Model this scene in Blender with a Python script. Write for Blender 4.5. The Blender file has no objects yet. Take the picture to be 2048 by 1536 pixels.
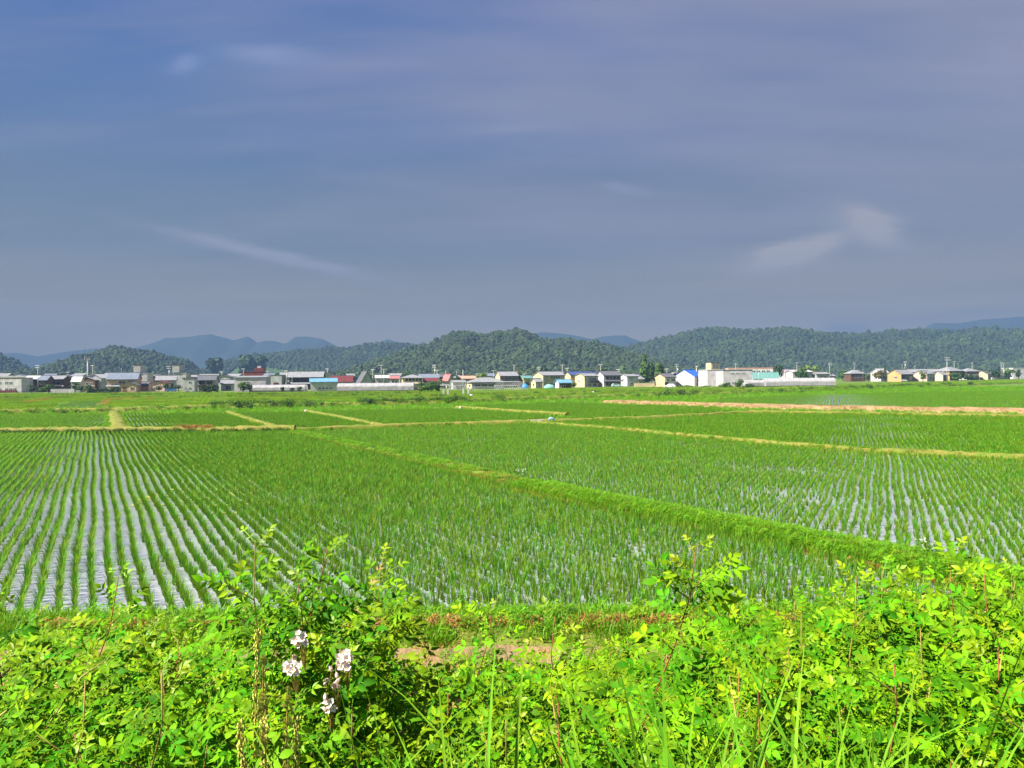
import bpy, math, random
import numpy as np
from mathutils import Vector, Matrix
R = math.radians
rng = random.Random(7)
nr = np.random.RandomState(11)
S = bpy.context.scene
COL = S.collection

# ------------------------------------------------------------------ camera
CAMZ = 3.9
FPX = 1600.0                      # focal length in pixels of the 2048 px wide photograph
ROLL, PITCH = 0.009, 11.0 / 1600.0
fw = Vector((0, math.cos(PITCH), -math.sin(PITCH)))
rt0 = Vector((1, 0, 0)); up0 = rt0.cross(fw)
rt = rt0 * math.cos(ROLL) - up0 * math.sin(ROLL)
up = rt0 * math.sin(ROLL) + up0 * math.cos(ROLL)
CAM = Vector((0, 0, CAMZ))
cd = bpy.data.cameras.new('camera'); cam = bpy.data.objects.new('camera', cd); COL.objects.link(cam)
cd.sensor_width = 36.0; cd.lens = FPX / 2048 * 36.0; cd.clip_start = 0.05; cd.clip_end = 60000
M = Matrix.Identity(4)
for i in range(3):
    M[i][0], M[i][1], M[i][2], M[i][3] = rt[i], up[i], -fw[i], CAM[i]
cam.matrix_world = M
S.camera = cam

# ------------------------------------------------------------------ exposure, sky, sun
EXPOSURE = 1.7
GAIN = 2 ** EXPOSURE
vs = S.view_settings
vs.view_transform = 'Standard'; vs.look = 'None'; vs.exposure = EXPOSURE; vs.gamma = 1; vs.use_curve_mapping = False
S.cycles.max_bounces = 6; S.cycles.diffuse_bounces = 3; S.cycles.glossy_bounces = 3
S.cycles.transmission_bounces = 4; S.cycles.volume_bounces = 0; S.cycles.transparent_max_bounces = 8
S.cycles.use_adaptive_sampling = True

SUN_EL, SUN_AZ = 47.0, -113.0     # azimuth from +Y (the view), negative = to the left; a little behind the camera
sdir = Vector((math.sin(R(SUN_AZ)) * math.cos(R(SUN_EL)), math.cos(R(SUN_AZ)) * math.cos(R(SUN_EL)), math.sin(R(SUN_EL))))
sd = bpy.data.lights.new('sun', 'SUN'); sd.energy = 5.0; sd.angle = R(0.55); sd.color = (1.0, 0.93, 0.80)
sun = bpy.data.objects.new('sun', sd); COL.objects.link(sun)
sun.rotation_euler = (-sdir).to_track_quat('-Z', 'Y').to_euler(); sun.location = (0, 0, 50)

def srgb(r, g, b):
    f = lambda c: c / 12.92 if c <= .04045 else ((c + .055) / 1.055) ** 2.4
    return (f(r / 255), f(g / 255), f(b / 255))

W = bpy.data.worlds.new('World'); S.world = W; W.use_nodes = True
nt = W.node_tree; nt.nodes.clear()
def N(t, **k):
    n = nt.nodes.new(t)
    for a, b in k.items(): setattr(n, a, b)
    return n
def L(a, b): nt.links.new(a, b)
def mth(op, a, b=None, c=None, clamp=False):
    n = N('ShaderNodeMath', operation=op, use_clamp=clamp)
    for i, v in enumerate((a, b, c)):
        if v is None: continue
        if isinstance(v, (int, float)): n.inputs[i].default_value = v
        else: L(v, n.inputs[i])
    return n.outputs[0]
def mixc(f, a, b, mode='MIX'):
    n = N('ShaderNodeMix', data_type='RGBA', blend_type=mode)
    for s, v in ((n.inputs[0], f), (n.inputs[6], a), (n.inputs[7], b)):
        if isinstance(v, (int, float)): s.default_value = v
        elif isinstance(v, tuple): s.default_value = (*v[:3], 1)
        else: L(v, s)
    return n.outputs[2]
def rampn(f, stops):
    n = N('ShaderNodeValToRGB'); e = n.color_ramp.elements
    while len(e) < len(stops): e.new(0.5)
    for el, (p, c) in zip(e, stops): el.position = p; el.color = (*c[:3], 1)
    L(f, n.inputs[0]); return n.outputs[0]
BG_STR = 0.1
def skyc(r, g, b, k=1.0):
    return tuple(c / GAIN / BG_STR * k for c in srgb(r, g, b))
tc = N('ShaderNodeTexCoord'); dirv = tc.outputs['Generated']
sep = N('ShaderNodeSeparateXYZ'); L(dirv, sep.inputs[0])
el = mth('MAXIMUM', sep.outputs[2], 0.0)
blue = rampn(el, [(0.0, skyc(255, 238, 182)), (0.055, skyc(250, 226, 172)), (0.09, skyc(192, 175, 142)), (0.15, skyc(130, 143, 152)), (0.28, skyc(93, 122, 170)), (0.45, skyc(72, 108, 178)), (1.0, skyc(60, 96, 165))])
veil = rampn(el, [(0.0, skyc(255, 238, 182)), (0.055, skyc(250, 226, 174)), (0.09, skyc(194, 177, 146)), (0.16, skyc(144, 146, 160)), (0.28, skyc(154, 153, 178)), (0.45, skyc(186, 174, 178)), (1.0, skyc(140, 144, 172))])
# thin veil of high cloud: stretched noise on a plane above
pl = N('ShaderNodeVectorMath', operation='DIVIDE'); L(dirv, pl.inputs[0])
cz = N('ShaderNodeCombineXYZ'); zz = mth('ADD', el, 0.16)
for i in range(3): L(zz, cz.inputs[i])
L(cz.outputs[0], pl.inputs[1])
def noise(scale, rot, stretch, detail, seed):
    mp = N('ShaderNodeMapping'); mp.inputs['Rotation'].default_value = (0, 0, rot); mp.inputs['Scale'].default_value = (stretch, 1, 0.4); mp.inputs['Location'].default_value = (seed, seed * .7, 0)
    L(pl.outputs[0], mp.inputs[0])
    n = N('ShaderNodeTexNoise'); n.inputs['Scale'].default_value = scale; n.inputs['Detail'].default_value = detail; n.inputs['Roughness'].default_value = 0.55
    L(mp.outputs[0], n.inputs['Vector']); return n.outputs['Fac']
n1 = noise(0.9, 0.5, 0.35, 4, 3.1); n2 = noise(2.4, 0.35, 0.3, 6, 9.7)
vf = mth('MULTIPLY_ADD', sep.outputs[0], 1.45, 0.36)
vf = mth('ADD', vf, mth('MULTIPLY', mth('SUBTRACT', n1, 0.5), 2.6))
vf = mth('ADD', vf, mth('MULTIPLY', mth('SUBTRACT', n2, 0.5), 0.9), clamp=True)
skycol = mixc(vf, blue, veil)
n3 = noise(3.6, 0.42, 0.16, 9, 5.3); n4 = noise(1.1, 0.2, 0.5, 3, 1.9)
mr3 = N('ShaderNodeMapRange'); mr3.inputs[1].default_value = .50; mr3.inputs[2].default_value = .78; mr3.inputs[3].default_value = 0; mr3.inputs[4].default_value = .42; L(n3, mr3.inputs[0])
mr4 = N('ShaderNodeMapRange'); mr4.inputs[1].default_value = .42; mr4.inputs[2].default_value = .68; L(n4, mr4.inputs[0])
skycol = mixc(mth('MULTIPLY', mr3.outputs[0], mr4.outputs[0]), skycol, skyc(190, 180, 186))
mr5 = N('ShaderNodeMapRange'); mr5.inputs[1].default_value = .3; mr5.inputs[2].default_value = .7; mr5.inputs[3].default_value = .94; mr5.inputs[4].default_value = 1.09; L(n2, mr5.inputs[0])
cmb = N('ShaderNodeCombineColor'); [L(mr5.outputs[0], cmb.inputs[i]) for i in range(3)]
skycol = mixc(1.0, skycol, cmb.outputs[0], 'MULTIPLY')
def pdir(x, y):
    return (fw + rt * ((x - 1024) / FPX) - up * ((y - 768) / FPX)).normalized()
def cloud(x0, y0, x1, y1, wd, amt, colr, col, seed):
    a, b = pdir(x0, y0), pdir(x1, y1); c = (a + b).normalized(); t1 = (b - a); ln = t1.length / 2; t1.normalize(); t2 = c.cross(t1).normalized()
    def dot(v, off, sc):
        n = N('ShaderNodeVectorMath', operation='DOT_PRODUCT'); L(dirv, n.inputs[0]); n.inputs[1].default_value = v
        return mth('MULTIPLY', mth('SUBTRACT', n.outputs['Value'], off), sc)
    nn = noise(5.0, 0.3, 0.5, 6, seed)
    u = dot(t1, c.dot(t1), 1 / ln); v = dot(t2, c.dot(t2), FPX / wd)
    v = mth('ADD', v, mth('MULTIPLY', mth('SUBTRACT', nn, 0.5), 2.2))
    front = N('ShaderNodeVectorMath', operation='DOT_PRODUCT'); L(dirv, front.inputs[0]); front.inputs[1].default_value = c
    g = mth('EXPONENT', mth('MULTIPLY', mth('ADD', mth('MULTIPLY', u, u), mth('MULTIPLY', v, v)), -1.0))
    g = mth('MULTIPLY', g, mth('GREATER_THAN', front.outputs['Value'], 0.0))
    g = mth('MULTIPLY', g, mth('MULTIPLY_ADD', nn, 1.4, 0.2))
    return mixc(mth('MULTIPLY', g, amt * 3.6, clamp=True), col, skyc(*colr))
for args in [(1500, 530, 1680, 478, 22, .55, (196, 188, 186)), (1690, 430, 1810, 492, 26, .38, (188, 182, 184)), (1820, 522, 1880, 488, 7, .4, (172, 164, 160)),
             (360, 468, 740, 556, 11, .42, (172, 174, 186)), (430, 100, 640, 116, 16, .32, (140, 154, 196)), (340, 138, 400, 118, 12, .3, (132, 152, 200)),
             (1640, 655, 1760, 655, 10, .45, (206, 198, 190)), (1860, 630, 2100, 615, 8, .10, (138, 136, 146)), (950, 262, 1120, 252, 8, .2, (150, 158, 186)), (1200, 370, 1300, 388, 9, .22, (150, 156, 184)), (640, 345, 900, 372, 10, .15, (142, 152, 180))]:
    skycol = cloud(*args, skycol, args[0] * 0.013)
nish = N('ShaderNodeTexSky', sky_type='NISHITA'); nish.sun_disc = False; nish.sun_elevation = R(SUN_EL); nish.sun_rotation = R(SUN_AZ); nish.air_density = 1.0; nish.dust_density = 1.0
skycol = mixc(0.012, skycol, nish.outputs[0])
bg = N('ShaderNodeBackground'); bg.inputs[1].default_value = BG_STR; L(skycol, bg.inputs[0])
wo = N('ShaderNodeOutputWorld'); L(bg.outputs[0], wo.inputs[0])

# ------------------------------------------------------------------ helpers
def hor(x): return 757 - ROLL * (x - 1024)
def ray(x, y): return fw + rt * ((x - 1024) / FPX) - up * ((y - 768) / FPX)
def G(x, y, z=0.0):
    r = ray(x, y); t = (z - CAMZ) / r.z
    return CAM + r * t
def AT(x, D, z=0.0):
    return Vector(((x - 1024) / FPX * D, D, z))
def ztop(x, y, D): return CAMZ - (y - hor(x)) * D / FPX

def tag(o, label=None, cat=None, group=None, kind=None):
    if label: o['label'] = label
    if cat: o['category'] = cat
    if group: o['group'] = group
    if kind: o['kind'] = kind
    return o
def empty(name, loc, rz=0.0, label=None, cat=None, group=None):
    o = bpy.data.objects.new(name, None); COL.objects.link(o); o.location = loc; o.rotation_euler = (0, 0, rz); o.empty_display_size = .2
    return tag(o, label, cat, group)
def mesh_obj(name, V, F, mats, parent=None, mi=None, smooth=False, loc=None, link=True):
    me = bpy.data.meshes.new(name); me.from_pydata([tuple(v) for v in V], [], F)
    for m in (mats if isinstance(mats, (list, tuple)) else [mats]): me.materials.append(m)
    if mi is not None: me.polygons.foreach_set('material_index', np.array(mi, dtype=np.int32))
    if smooth: me.polygons.foreach_set('use_smooth', np.ones(len(me.polygons), dtype=bool))
    me.update()
    o = bpy.data.objects.new(name, me)
    if link: COL.objects.link(o)
    if parent: o.parent = parent
    if loc is not None: o.location = loc
    return o
def put(name, me, parent, loc=(0, 0, 0), rot=(0, 0, 0), sc=1.0):
    o = bpy.data.objects.new(name, me); COL.objects.link(o); o.parent = parent; o.location = loc; o.rotation_euler = rot
    o.scale = (sc, sc, sc) if isinstance(sc, (int, float)) else sc
    return o

class MB:
    def __init__(s): s.V = []; s.F = []; s.mi = []
    def add(s, V, F, mi=0):
        b = len(s.V); s.V += [tuple(v) for v in V]
        for f in F: s.F.append(tuple(b + i for i in f)); s.mi.append(mi)
        return s
    def box(s, x0, x1, y0, y1, z0, z1, mi=0):
        return s.add([(x0, y0, z0), (x1, y0, z0), (x1, y1, z0), (x0, y1, z0), (x0, y0, z1), (x1, y0, z1), (x1, y1, z1), (x0, y1, z1)],
                     [(0, 3, 2, 1), (4, 5, 6, 7), (0, 1, 5, 4), (1, 2, 6, 5), (2, 3, 7, 6), (3, 0, 4, 7)], mi)
    def prism(s, poly, axis, a, b, mi=0):
        n = len(poly)
        def P(p, q): return (q, p[0], p[1]) if axis == 'x' else (p[0], q, p[1]) if axis == 'y' else (p[0], p[1], q)
        V = [P(p, a) for p in poly] + [P(p, b) for p in poly]
        F = [tuple(range(n)), tuple(range(2 * n - 1, n - 1, -1))] + [(i, i + n, (i + 1) % n + n, (i + 1) % n) for i in range(n)]
        return s.add(V, F, mi)
    def tube(s, pts, rads, n=6, mi=0, cap=True):
        pts = [Vector(p) for p in pts]; b = len(s.V); V = []
        for i, p in enumerate(pts):
            t = (pts[min(i + 1, len(pts) - 1)] - pts[max(i - 1, 0)]).normalized()
            u = t.cross(Vector((0, 1, 0.013))); u = u.normalized() if u.length > 1e-4 else Vector((1, 0, 0)); w = t.cross(u)
            for k in range(n):
                a = 2 * math.pi * k / n; V.append(p + (u * math.cos(a) + w * math.sin(a)) * rads[i])
        F = [(i * n + k, i * n + (k + 1) % n, (i + 1) * n + (k + 1) % n, (i + 1) * n + k) for i in range(len(pts) - 1) for k in range(n)]
        if cap: F += [tuple(range(n - 1, -1, -1)), tuple(range((len(pts) - 1) * n, len(pts) * n))]
        return s.add(V, F, mi)
    def build(s, name, mats, parent=None, smooth=False, loc=None, link=True):
        return mesh_obj(name, s.V, s.F, mats, parent, s.mi, smooth, loc, link)

# ------------------------------------------------------------------ materials
def mat(name, col, rough=.7, var=.15, nscale=2.0, bump=0.0, bscale=20.0, spec=.3, col2=None, rnd=0.0, trans=0.0, coord='Object', metal=0.0, detail=4):
    m = bpy.data.materials.new(name); m.use_nodes = True
    t = m.node_tree; t.nodes.clear(); n = t.nodes.new; l = t.links.new
    out = n('ShaderNodeOutputMaterial'); bs = n('ShaderNodeBsdfPrincipled'); bs.inputs['Roughness'].default_value = rough
    bs.inputs['Specular IOR Level'].default_value = spec; bs.inputs['Metallic'].default_value = metal
    tcn = n('ShaderNodeTexCoord'); co = tcn.outputs['Object']
    if coord == 'World': co = n('ShaderNodeNewGeometry').outputs['Position']
    nz = n('ShaderNodeTexNoise'); nz.inputs['Scale'].default_value = nscale; nz.inputs['Detail'].default_value = detail; l(co, nz.inputs['Vector'])
    c2 = col2 or tuple(max(0, c * (1 - 2.2 * var)) for c in col); c1 = col if col2 else tuple(min(1, c * (1 + var)) for c in col)
    rp = n('ShaderNodeValToRGB'); rp.color_ramp.elements[0].position = .33; rp.color_ramp.elements[1].position = .67
    rp.color_ramp.elements[0].color = (*c2, 1); rp.color_ramp.elements[1].color = (*c1, 1); l(nz.outputs['Fac'], rp.inputs[0])
    c = rp.outputs[0]
    if rnd:
        oi = n('ShaderNodeObjectInfo'); hs = n('ShaderNodeHueSaturation')
        mr = n('ShaderNodeMapRange'); mr.inputs[3].default_value = 1 - rnd; mr.inputs[4].default_value = 1 + rnd; l(oi.outputs['Random'], mr.inputs[0]); l(mr.outputs[0], hs.inputs['Value'])
        mr2 = n('ShaderNodeMapRange'); mr2.inputs[3].default_value = .5 + rnd * .10; mr2.inputs[4].default_value = .5 - rnd * .10
        ml = n('ShaderNodeMath'); ml.operation = 'FRACT'; m7 = n('ShaderNodeMath'); m7.operation = 'MULTIPLY'; m7.inputs[1].default_value = 7.31
        l(oi.outputs['Random'], m7.inputs[0]); l(m7.outputs[0], ml.inputs[0]); l(ml.outputs[0], mr2.inputs[0]); l(mr2.outputs[0], hs.inputs['Hue'])
        l(c, hs.inputs['Color']); c = hs.outputs[0]
    l(c, bs.inputs['Base Color'])
    if bump:
        b2 = n('ShaderNodeTexNoise'); b2.inputs['Scale'].default_value = bscale; b2.inputs['Detail'].default_value = 5; l(co, b2.inputs['Vector'])
        bp = n('ShaderNodeBump'); bp.inputs['Strength'].default_value = bump; bp.inputs['Distance'].default_value = .05; l(b2.outputs['Fac'], bp.inputs['Height']); l(bp.outputs[0], bs.inputs['Normal'])
    if trans:
        tr = n('ShaderNodeBsdfTranslucent'); l(c, tr.inputs[0]); mx = n('ShaderNodeMixShader'); mx.inputs[0].default_value = trans
        l(bs.outputs[0], mx.inputs[1]); l(tr.outputs[0], mx.inputs[2]); l(mx.outputs[0], out.inputs[0])
    else: l(bs.outputs[0], out.inputs[0])
    return m

# ------------------------------------------------------------------ scatter by geometry nodes (only for uncountable stuff)
_groups = {}
def source_collection(name, objs):
    c = bpy.data.collections.new(name)
    for o in objs: c.objects.link(o)
    return c
def gn_group(coll):
    if coll.name in _groups: return _groups[coll.name]
    g = bpy.data.node_groups.new('scatter_' + coll.name, 'GeometryNodeTree'); g.is_modifier = True
    g.interface.new_socket('Geometry', in_out='INPUT', socket_type='NodeSocketGeometry'); g.interface.new_socket('Geometry', in_out='OUTPUT', socket_type='NodeSocketGeometry')
    n = g.nodes.new; l = g.links.new
    gi, go = n('NodeGroupInput'), n('NodeGroupOutput')
    ci = n('GeometryNodeCollectionInfo'); ci.inputs['Collection'].default_value = coll; ci.inputs['Separate Children'].default_value = True; ci.inputs['Reset Children'].default_value = True
    ip = n('GeometryNodeInstanceOnPoints'); ip.inputs['Pick Instance'].default_value = True
    def at(name, t):
        a = n('GeometryNodeInputNamedAttribute'); a.data_type = t; a.inputs['Name'].default_value = name; return a.outputs['Attribute']
    e2r = n('FunctionNodeEulerToRotation')
    l(gi.outputs[0], ip.inputs['Points']); l(ci.outputs[0], ip.inputs['Instance']); l(at('idx', 'INT'), ip.inputs['Instance Index'])
    l(at('eul', 'FLOAT_VECTOR'), e2r.inputs[0]); l(e2r.outputs[0], ip.inputs['Rotation']); l(at('scl', 'FLOAT_VECTOR'), ip.inputs['Scale'])
    l(ip.outputs[0], go.inputs[0])
    _groups[coll.name] = g; return g
def scatter(name, P, eul, scl, idx, coll, label=None, kind='stuff'):
    n = len(P)
    me = bpy.data.meshes.new(name); me.vertices.add(n); me.vertices.foreach_set('co', np.asarray(P, dtype=np.float32).ravel())
    scl = np.asarray(scl, dtype=np.float32)
    if scl.ndim == 1: scl = np.repeat(scl[:, None], 3, 1)
    a = me.attributes.new('eul', 'FLOAT_VECTOR', 'POINT'); a.data.foreach_set('vector', np.asarray(eul, dtype=np.float32).ravel())
    a = me.attributes.new('scl', 'FLOAT_VECTOR', 'POINT'); a.data.foreach_set('vector', scl.ravel())
    a = me.attributes.new('idx', 'INT', 'POINT'); a.data.foreach_set('value', np.asarray(idx, dtype=np.int32))
    o = bpy.data.objects.new(name, me); COL.objects.link(o)
    md = o.modifiers.new('scatter', 'NODES'); md.node_group = gn_group(coll)
    return tag(o, label, None, None, kind)
def inpoly(x, y, poly):
    c = np.zeros(len(x), bool); n = len(poly)
    for i in range(n):
        x0, y0 = poly[i][0], poly[i][1]; x1, y1 = poly[i - 1][0], poly[i - 1][1]
        with np.errstate(divide='ignore', invalid='ignore'):
            c ^= ((y0 > y) != (y1 > y)) & (x < (x1 - x0) * (y - y0) / (y1 - y0 + 1e-12) + x0)
    return c
def vnoise(x, y, s, seed=0):
    r = np.random.RandomState(seed + 100); o = 0
    for k in range(5):
        a = r.uniform(0, 6.28); f = r.uniform(.5, 1.9) / s; o = o + np.sin((x * math.cos(a) + y * math.sin(a)) * f * 6.28 + r.uniform(0, 6.28) + 1.5 * np.sin(x * f * 2.1 + k) * 1.0)
    return o / 5.0
# ================================================================== LAND
m_ground = mat('ground_grass', (.085, .17, .014), .9, nscale=.05, col2=(.11, .16, .02), coord='World', bump=.3, bscale=2)
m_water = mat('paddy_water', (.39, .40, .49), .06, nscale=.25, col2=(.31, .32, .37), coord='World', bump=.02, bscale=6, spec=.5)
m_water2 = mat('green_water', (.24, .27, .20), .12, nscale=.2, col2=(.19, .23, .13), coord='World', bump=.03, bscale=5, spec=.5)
m_soil = mat('pale_dry_soil', (.28, .185, .09), .95, nscale=1.3, col2=(.20, .14, .07), coord='World', bump=1.0, bscale=11)
m_bund = mat('bund_earth', (.23, .19, .045), .95, nscale=1.6, col2=(.10, .16, .015), coord='World', bump=.8, bscale=10)
m_slope = mat('slope_earth', (.05, .07, .02), .95, nscale=2, col2=(.035, .03, .015), coord='World', bump=.7, bscale=8)
m_pink = mat('bare_soil', (.33, .225, .115), .95, nscale=.7, col2=(.20, .13, .06), coord='World', bump=.6, bscale=4)

# ground sheet to the horizon
gs = 5900
mesh_obj('ground', [(-gs, -gs, -.12), (gs, -gs, -.12), (gs, gs, -.12), (-gs, gs, -.12)], [(0, 1, 2, 3)], m_ground)['kind'] = 'structure'

def gz(Y):
    return float(np.interp(Y, [-50, 1.4, 9.6, 10.9, 11.5, 12.5, 13.1], [2.35, 2.3, .14, .12, .26, .22, -.14]))
def strip(name, xs, ys, zf, m):
    V = [(x, y, zf(x, y)) for y in ys for x in xs]; nx = len(xs)
    F = [(j * nx + i, j * nx + i + 1, (j + 1) * nx + i + 1, (j + 1) * nx + i) for j in range(len(ys) - 1) for i in range(nx - 1)]
    o = mesh_obj(name, V, F, m, smooth=True); o['kind'] = 'structure'; return o
rough = lambda x, y: .05 * math.sin(2.1 * x + 1.3 * y) + .04 * math.sin(4.7 * x - 2.3 * y) * math.cos(3.1 * y)
xs = np.linspace(-34, 34, 150)
strip('embankment', xs, np.concatenate([np.linspace(-12, 0, 8), np.linspace(.5, 10.1, 36)]), lambda x, y: gz(y) + rough(x, y), m_slope)
strip('dirt_path', xs, np.linspace(10.0, 11.05, 8), lambda x, y: gz(y) + .4 * rough(x, y) + .03, m_soil)
strip('field_edge', xs, np.linspace(10.95, 13.1, 14), lambda x, y: gz(y) + .5 * rough(x, y), m_bund)

def sheet(name, pts, z, m):
    o = mesh_obj(name, [(p[0], p[1], z) for p in pts], [tuple(range(len(pts)))], m); o['kind'] = 'structure'; return o
def PX(*pts): return [G(x, y) for x, y in pts]

# boundaries read from the photograph, laid on the plain
LB = PX((590, 868), (720, 897), (900, 938), (1050, 976), (1200, 1010), (1400, 1049), (1600, 1090), (1800, 1130), (2048, 1186)); LB.append(LB[-1] * 2 - LB[-2]); 
LC = PX((1065, 848), (1230, 861), (1400, 878), (1700, 904), (2048, 921), (2300, 936))
LD1 = PX((-260, 872), (0, 868), (250, 866), (420, 866), (590, 863))
LD2 = PX((590, 864), (700, 858), (900, 851), (1060, 846), (1300, 838), (1500, 827))
LD3 = PX((1500, 826), (1800, 831), (2048, 836), (2300, 838))
LE = PX((238, 862), (226, 826))
LF = PX((560, 860), (500, 842), (455, 826))
LF2 = PX((765, 855), (690, 839), (612, 824))
LF3 = PX((1135, 831), (1030, 824), (915, 816))
LH = PX((1222, 806), (1400, 812), (1560, 817), (1800, 822), (2048, 826), (2300, 829))
LGk = PX((-260, 828), (0, 827), (230, 823), (420, 816), (640, 812), (850, 807), (1000, 801), (1150, 796), (1300, 792), (1500, 787), (1700, 779), (1900, 771), (2048, 766), (2300, 757))

def bund(name, pts, w, h, m, seed=0, step=.6):
    pts = [Vector((p[0], p[1], 0)) for p in pts]; Q = []
    for a, b in zip(pts, pts[1:]):
        n = max(2, int((b - a).length / step))
        Q += [a.lerp(b, i / n) for i in range(n)]
    Q.append(pts[-1]); r = random.Random(seed); V = []; prof = [(-.5, -.12), (-.36, .6), (-.22, 1.0), (.05, 1.05), (.25, .95), (.38, .5), (.5, -.12)]
    for i, q in enumerate(Q):
        t = (Q[min(i + 1, len(Q) - 1)] - Q[max(i - 1, 0)]).normalized(); nn = Vector((t.y, -t.x, 0)); k = 1 + .25 * math.sin(i * .37 + seed) * math.sin(i * .11)
        for u, v in prof:
            V.append(q + nn * (u * w * k + r.uniform(-.05, .05) * w * .6) + Vector((0, 0, v * h * (1 + r.uniform(-.18, .18)) if v > 0 else -.12)))
    n = len(prof); F = [(i * n + k, (i + 1) * n + k, (i + 1) * n + k + 1, i * n + k + 1) for i in range(len(Q) - 1) for k in range(n - 1)]
    o = mesh_obj(name, V, F, m, smooth=True); o['kind'] = 'structure'; return o
m_bundg = mat('grassy_bund_earth', (.13, .19, .02), .95, nscale=1.6, col2=(.09, .17, .012), coord='World', bump=.8, bscale=10)
bund('field_bund', LB, 1.3, .22, m_bundg, 1, .3)
bund('field_bund', LC, .75, .26, m_bund, 2, .4)
bund('field_bund', LD1, 1.8, .45, m_bund, 3, .5)
bund('field_bund', LD2, 1.0, .28, m_bund, 4, .6)
bund('field_bund', LD3, .9, .28, m_bund, 5, .8)
bund('field_bund', LE, 1.6, .3, m_bund, 6)
for i, l in enumerate((LF, LF2, LF3)): bund('field_bund', l, .9, .28, m_bund, 7 + i, .7)
bund('soil_bank', LH, 4.8, .45, m_pink, 11, 1.0)
bund('canal_bank', [p + Vector((0, 0, 0)) for p in LGk], 5.0, .5, m_bund, 12, 1.5)

# ------------------------------------------------------------------ rice
m_rice = mat('rice_leaf', (.135, .315, .005), .6, var=.2, nscale=3, rnd=.28, trans=.35)
m_rice2 = mat('rice_leaf_pale', (.22, .38, .012), .5, var=.2, nscale=3, rnd=.28, trans=.35)
def blade(mb, base, az, h, lean, w, segs=3, droop=0.0, mi=0):
    d = Vector((math.cos(az), math.sin(az), 0)); s = Vector((-math.sin(az), math.cos(az), 0)); V = []
    for i in range(segs):
        t = i / segs; p = Vector(base) + d * (lean * t ** 1.6) + Vector((0, 0, h * (t - droop * t ** 3)))
        ww = w * (1 - .35 * t) / 2; V += [p - s * ww, p + s * ww]
    V.append(Vector(base) + d * lean + Vector((0, 0, h * (1 - droop))))
    F = [(2 * i, 2 * i + 1, 2 * i + 3, 2 * i + 2) for i in range(segs - 1)] + [(2 * segs - 2, 2 * segs - 1, 2 * segs)]
    mb.add(V, F, mi)
def rice_clump(seed, n, w, segs, hh=.26):
    r = random.Random(seed); mb = MB()
    for k in range(n):
        a = r.uniform(0, 6.28); blade(mb, (r.uniform(-.02, .02), r.uniform(-.02, .02), -.01), a, hh * r.uniform(.6, 1.1), r.uniform(.015, .17), w * r.uniform(.8, 1.2), segs, r.uniform(0, .15))
    return mb.build('rice_clump', m_rice, link=False)
C_rice = source_collection('rice_near', [rice_clump(i, 20, .011, 3, .29) for i in range(6)])
C_rice_mid = source_collection('rice_mid', [rice_clump(20 + i, 12, .02, 2, .29) for i in range(5)])
def rice_patch(seed):
    r = random.Random(seed); mb = MB()
    for i in range(10):
        for j in range(7):
            if r.random() < .06: continue
            for k in range(5):
                blade(mb, (-1.5 + i * .3 + r.uniform(-.05, .05), -1.4 + j * .4 + r.uniform(-.16, .16), 0), r.uniform(0, 6.28), r.uniform(.2, .34), r.uniform(.02, .14), .034, 2)
    return mb.build('rice_patch', m_rice2, link=False)
C_patch = source_collection('rice_far', [rice_patch(40 + i) for i in range(4)])

POLYS = []
def field(name, poly, az,  across, along, coll, nvar, water, label, thin=0.0, seed=0, jit=.025, hs=1.0, patch=False, wz=0.0, wav=0.05, excl=None):
    poly = [(p[0], p[1]) for p in poly]; POLYS.append(poly)
    if water: sheet('paddy_water', poly, wz, water)
    P = np.array(poly); c, s = math.cos(R(az)), math.sin(R(az))      # row direction = (sin az, cos az)
    U = P[:, 0] * c - P[:, 1] * s; Vv = P[:, 0] * s + P[:, 1] * c
    us = np.arange(U.min(), U.max(), across); vv = np.arange(Vv.min(), Vv.max(), along)
    u, v = np.meshgrid(us, vv); r = np.random.RandomState(seed)
    u = u + (r.rand(len(us)) * .04 - .02)[None, :]
    u = u.ravel(); v = v.ravel()
    u = u + wav * np.sin(v * .55 + np.round(u / across) * .05) + r.normal(0, jit, len(u)); v = v + r.normal(0, jit * 1.4, len(u))
    x = u * c + v * s; y = -u * s + v * c
    k = inpoly(x, y, poly)
    k &= (np.abs(x) < y * .72 + 3)
    if excl is not None: k &= ~inpoly(x, y, [(p[0], p[1]) for p in excl])
    nz = vnoise(x, y, 9.0, seed) * .6 + vnoise(x, y, 2.6, seed + 5) * .4
    if thin: k &= (nz + r.normal(0, .25, len(x))) > -1 + thin
    x, y, nz = x[k], y[k], nz[k]; n = len(x)
    hsc = hs * (1 + .22 * nz + r.normal(0, .10, n)).clip(.5, 1.5)
    eul = np.zeros((n, 3)); eul[:, 2] = r.rand(n) * 6.28 if not patch else -R(az)
    eul[:, 0] = r.normal(0, .06, n) if not patch else 0
    scl = np.stack([hsc * .5 + .5 * hs, hsc * .5 + .5 * hs, hsc], 1) if not patch else np.stack([np.ones(n), np.ones(n), hsc], 1)
    scatter(name, np.stack([x, y, np.full(n, wz)], 1), eul, scl, r.randint(0, nvar, n), coll, label)
    return n
def off(l, d):   # shift a boundary sideways (to its right when d > 0)
    o = []
    for i, p in enumerate(l):
        t = (l[min(i + 1, len(l) - 1)] - l[max(i - 1, 0)]); t.z = 0; t.normalize(); o.append(Vector((p.x - t.y * d * -1, p.y - t.x * d, 0)))
    return o
LBl, LBr = off(LB, .5), off(LB, -.5)      # LB runs towards the camera
near_l = [Vector((x, 13.0, 0)) for x in (13, -30)]
F1 = LBl[:-1] + near_l + [p + Vector((0, -.9, 0)) for p in LD1]
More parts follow.
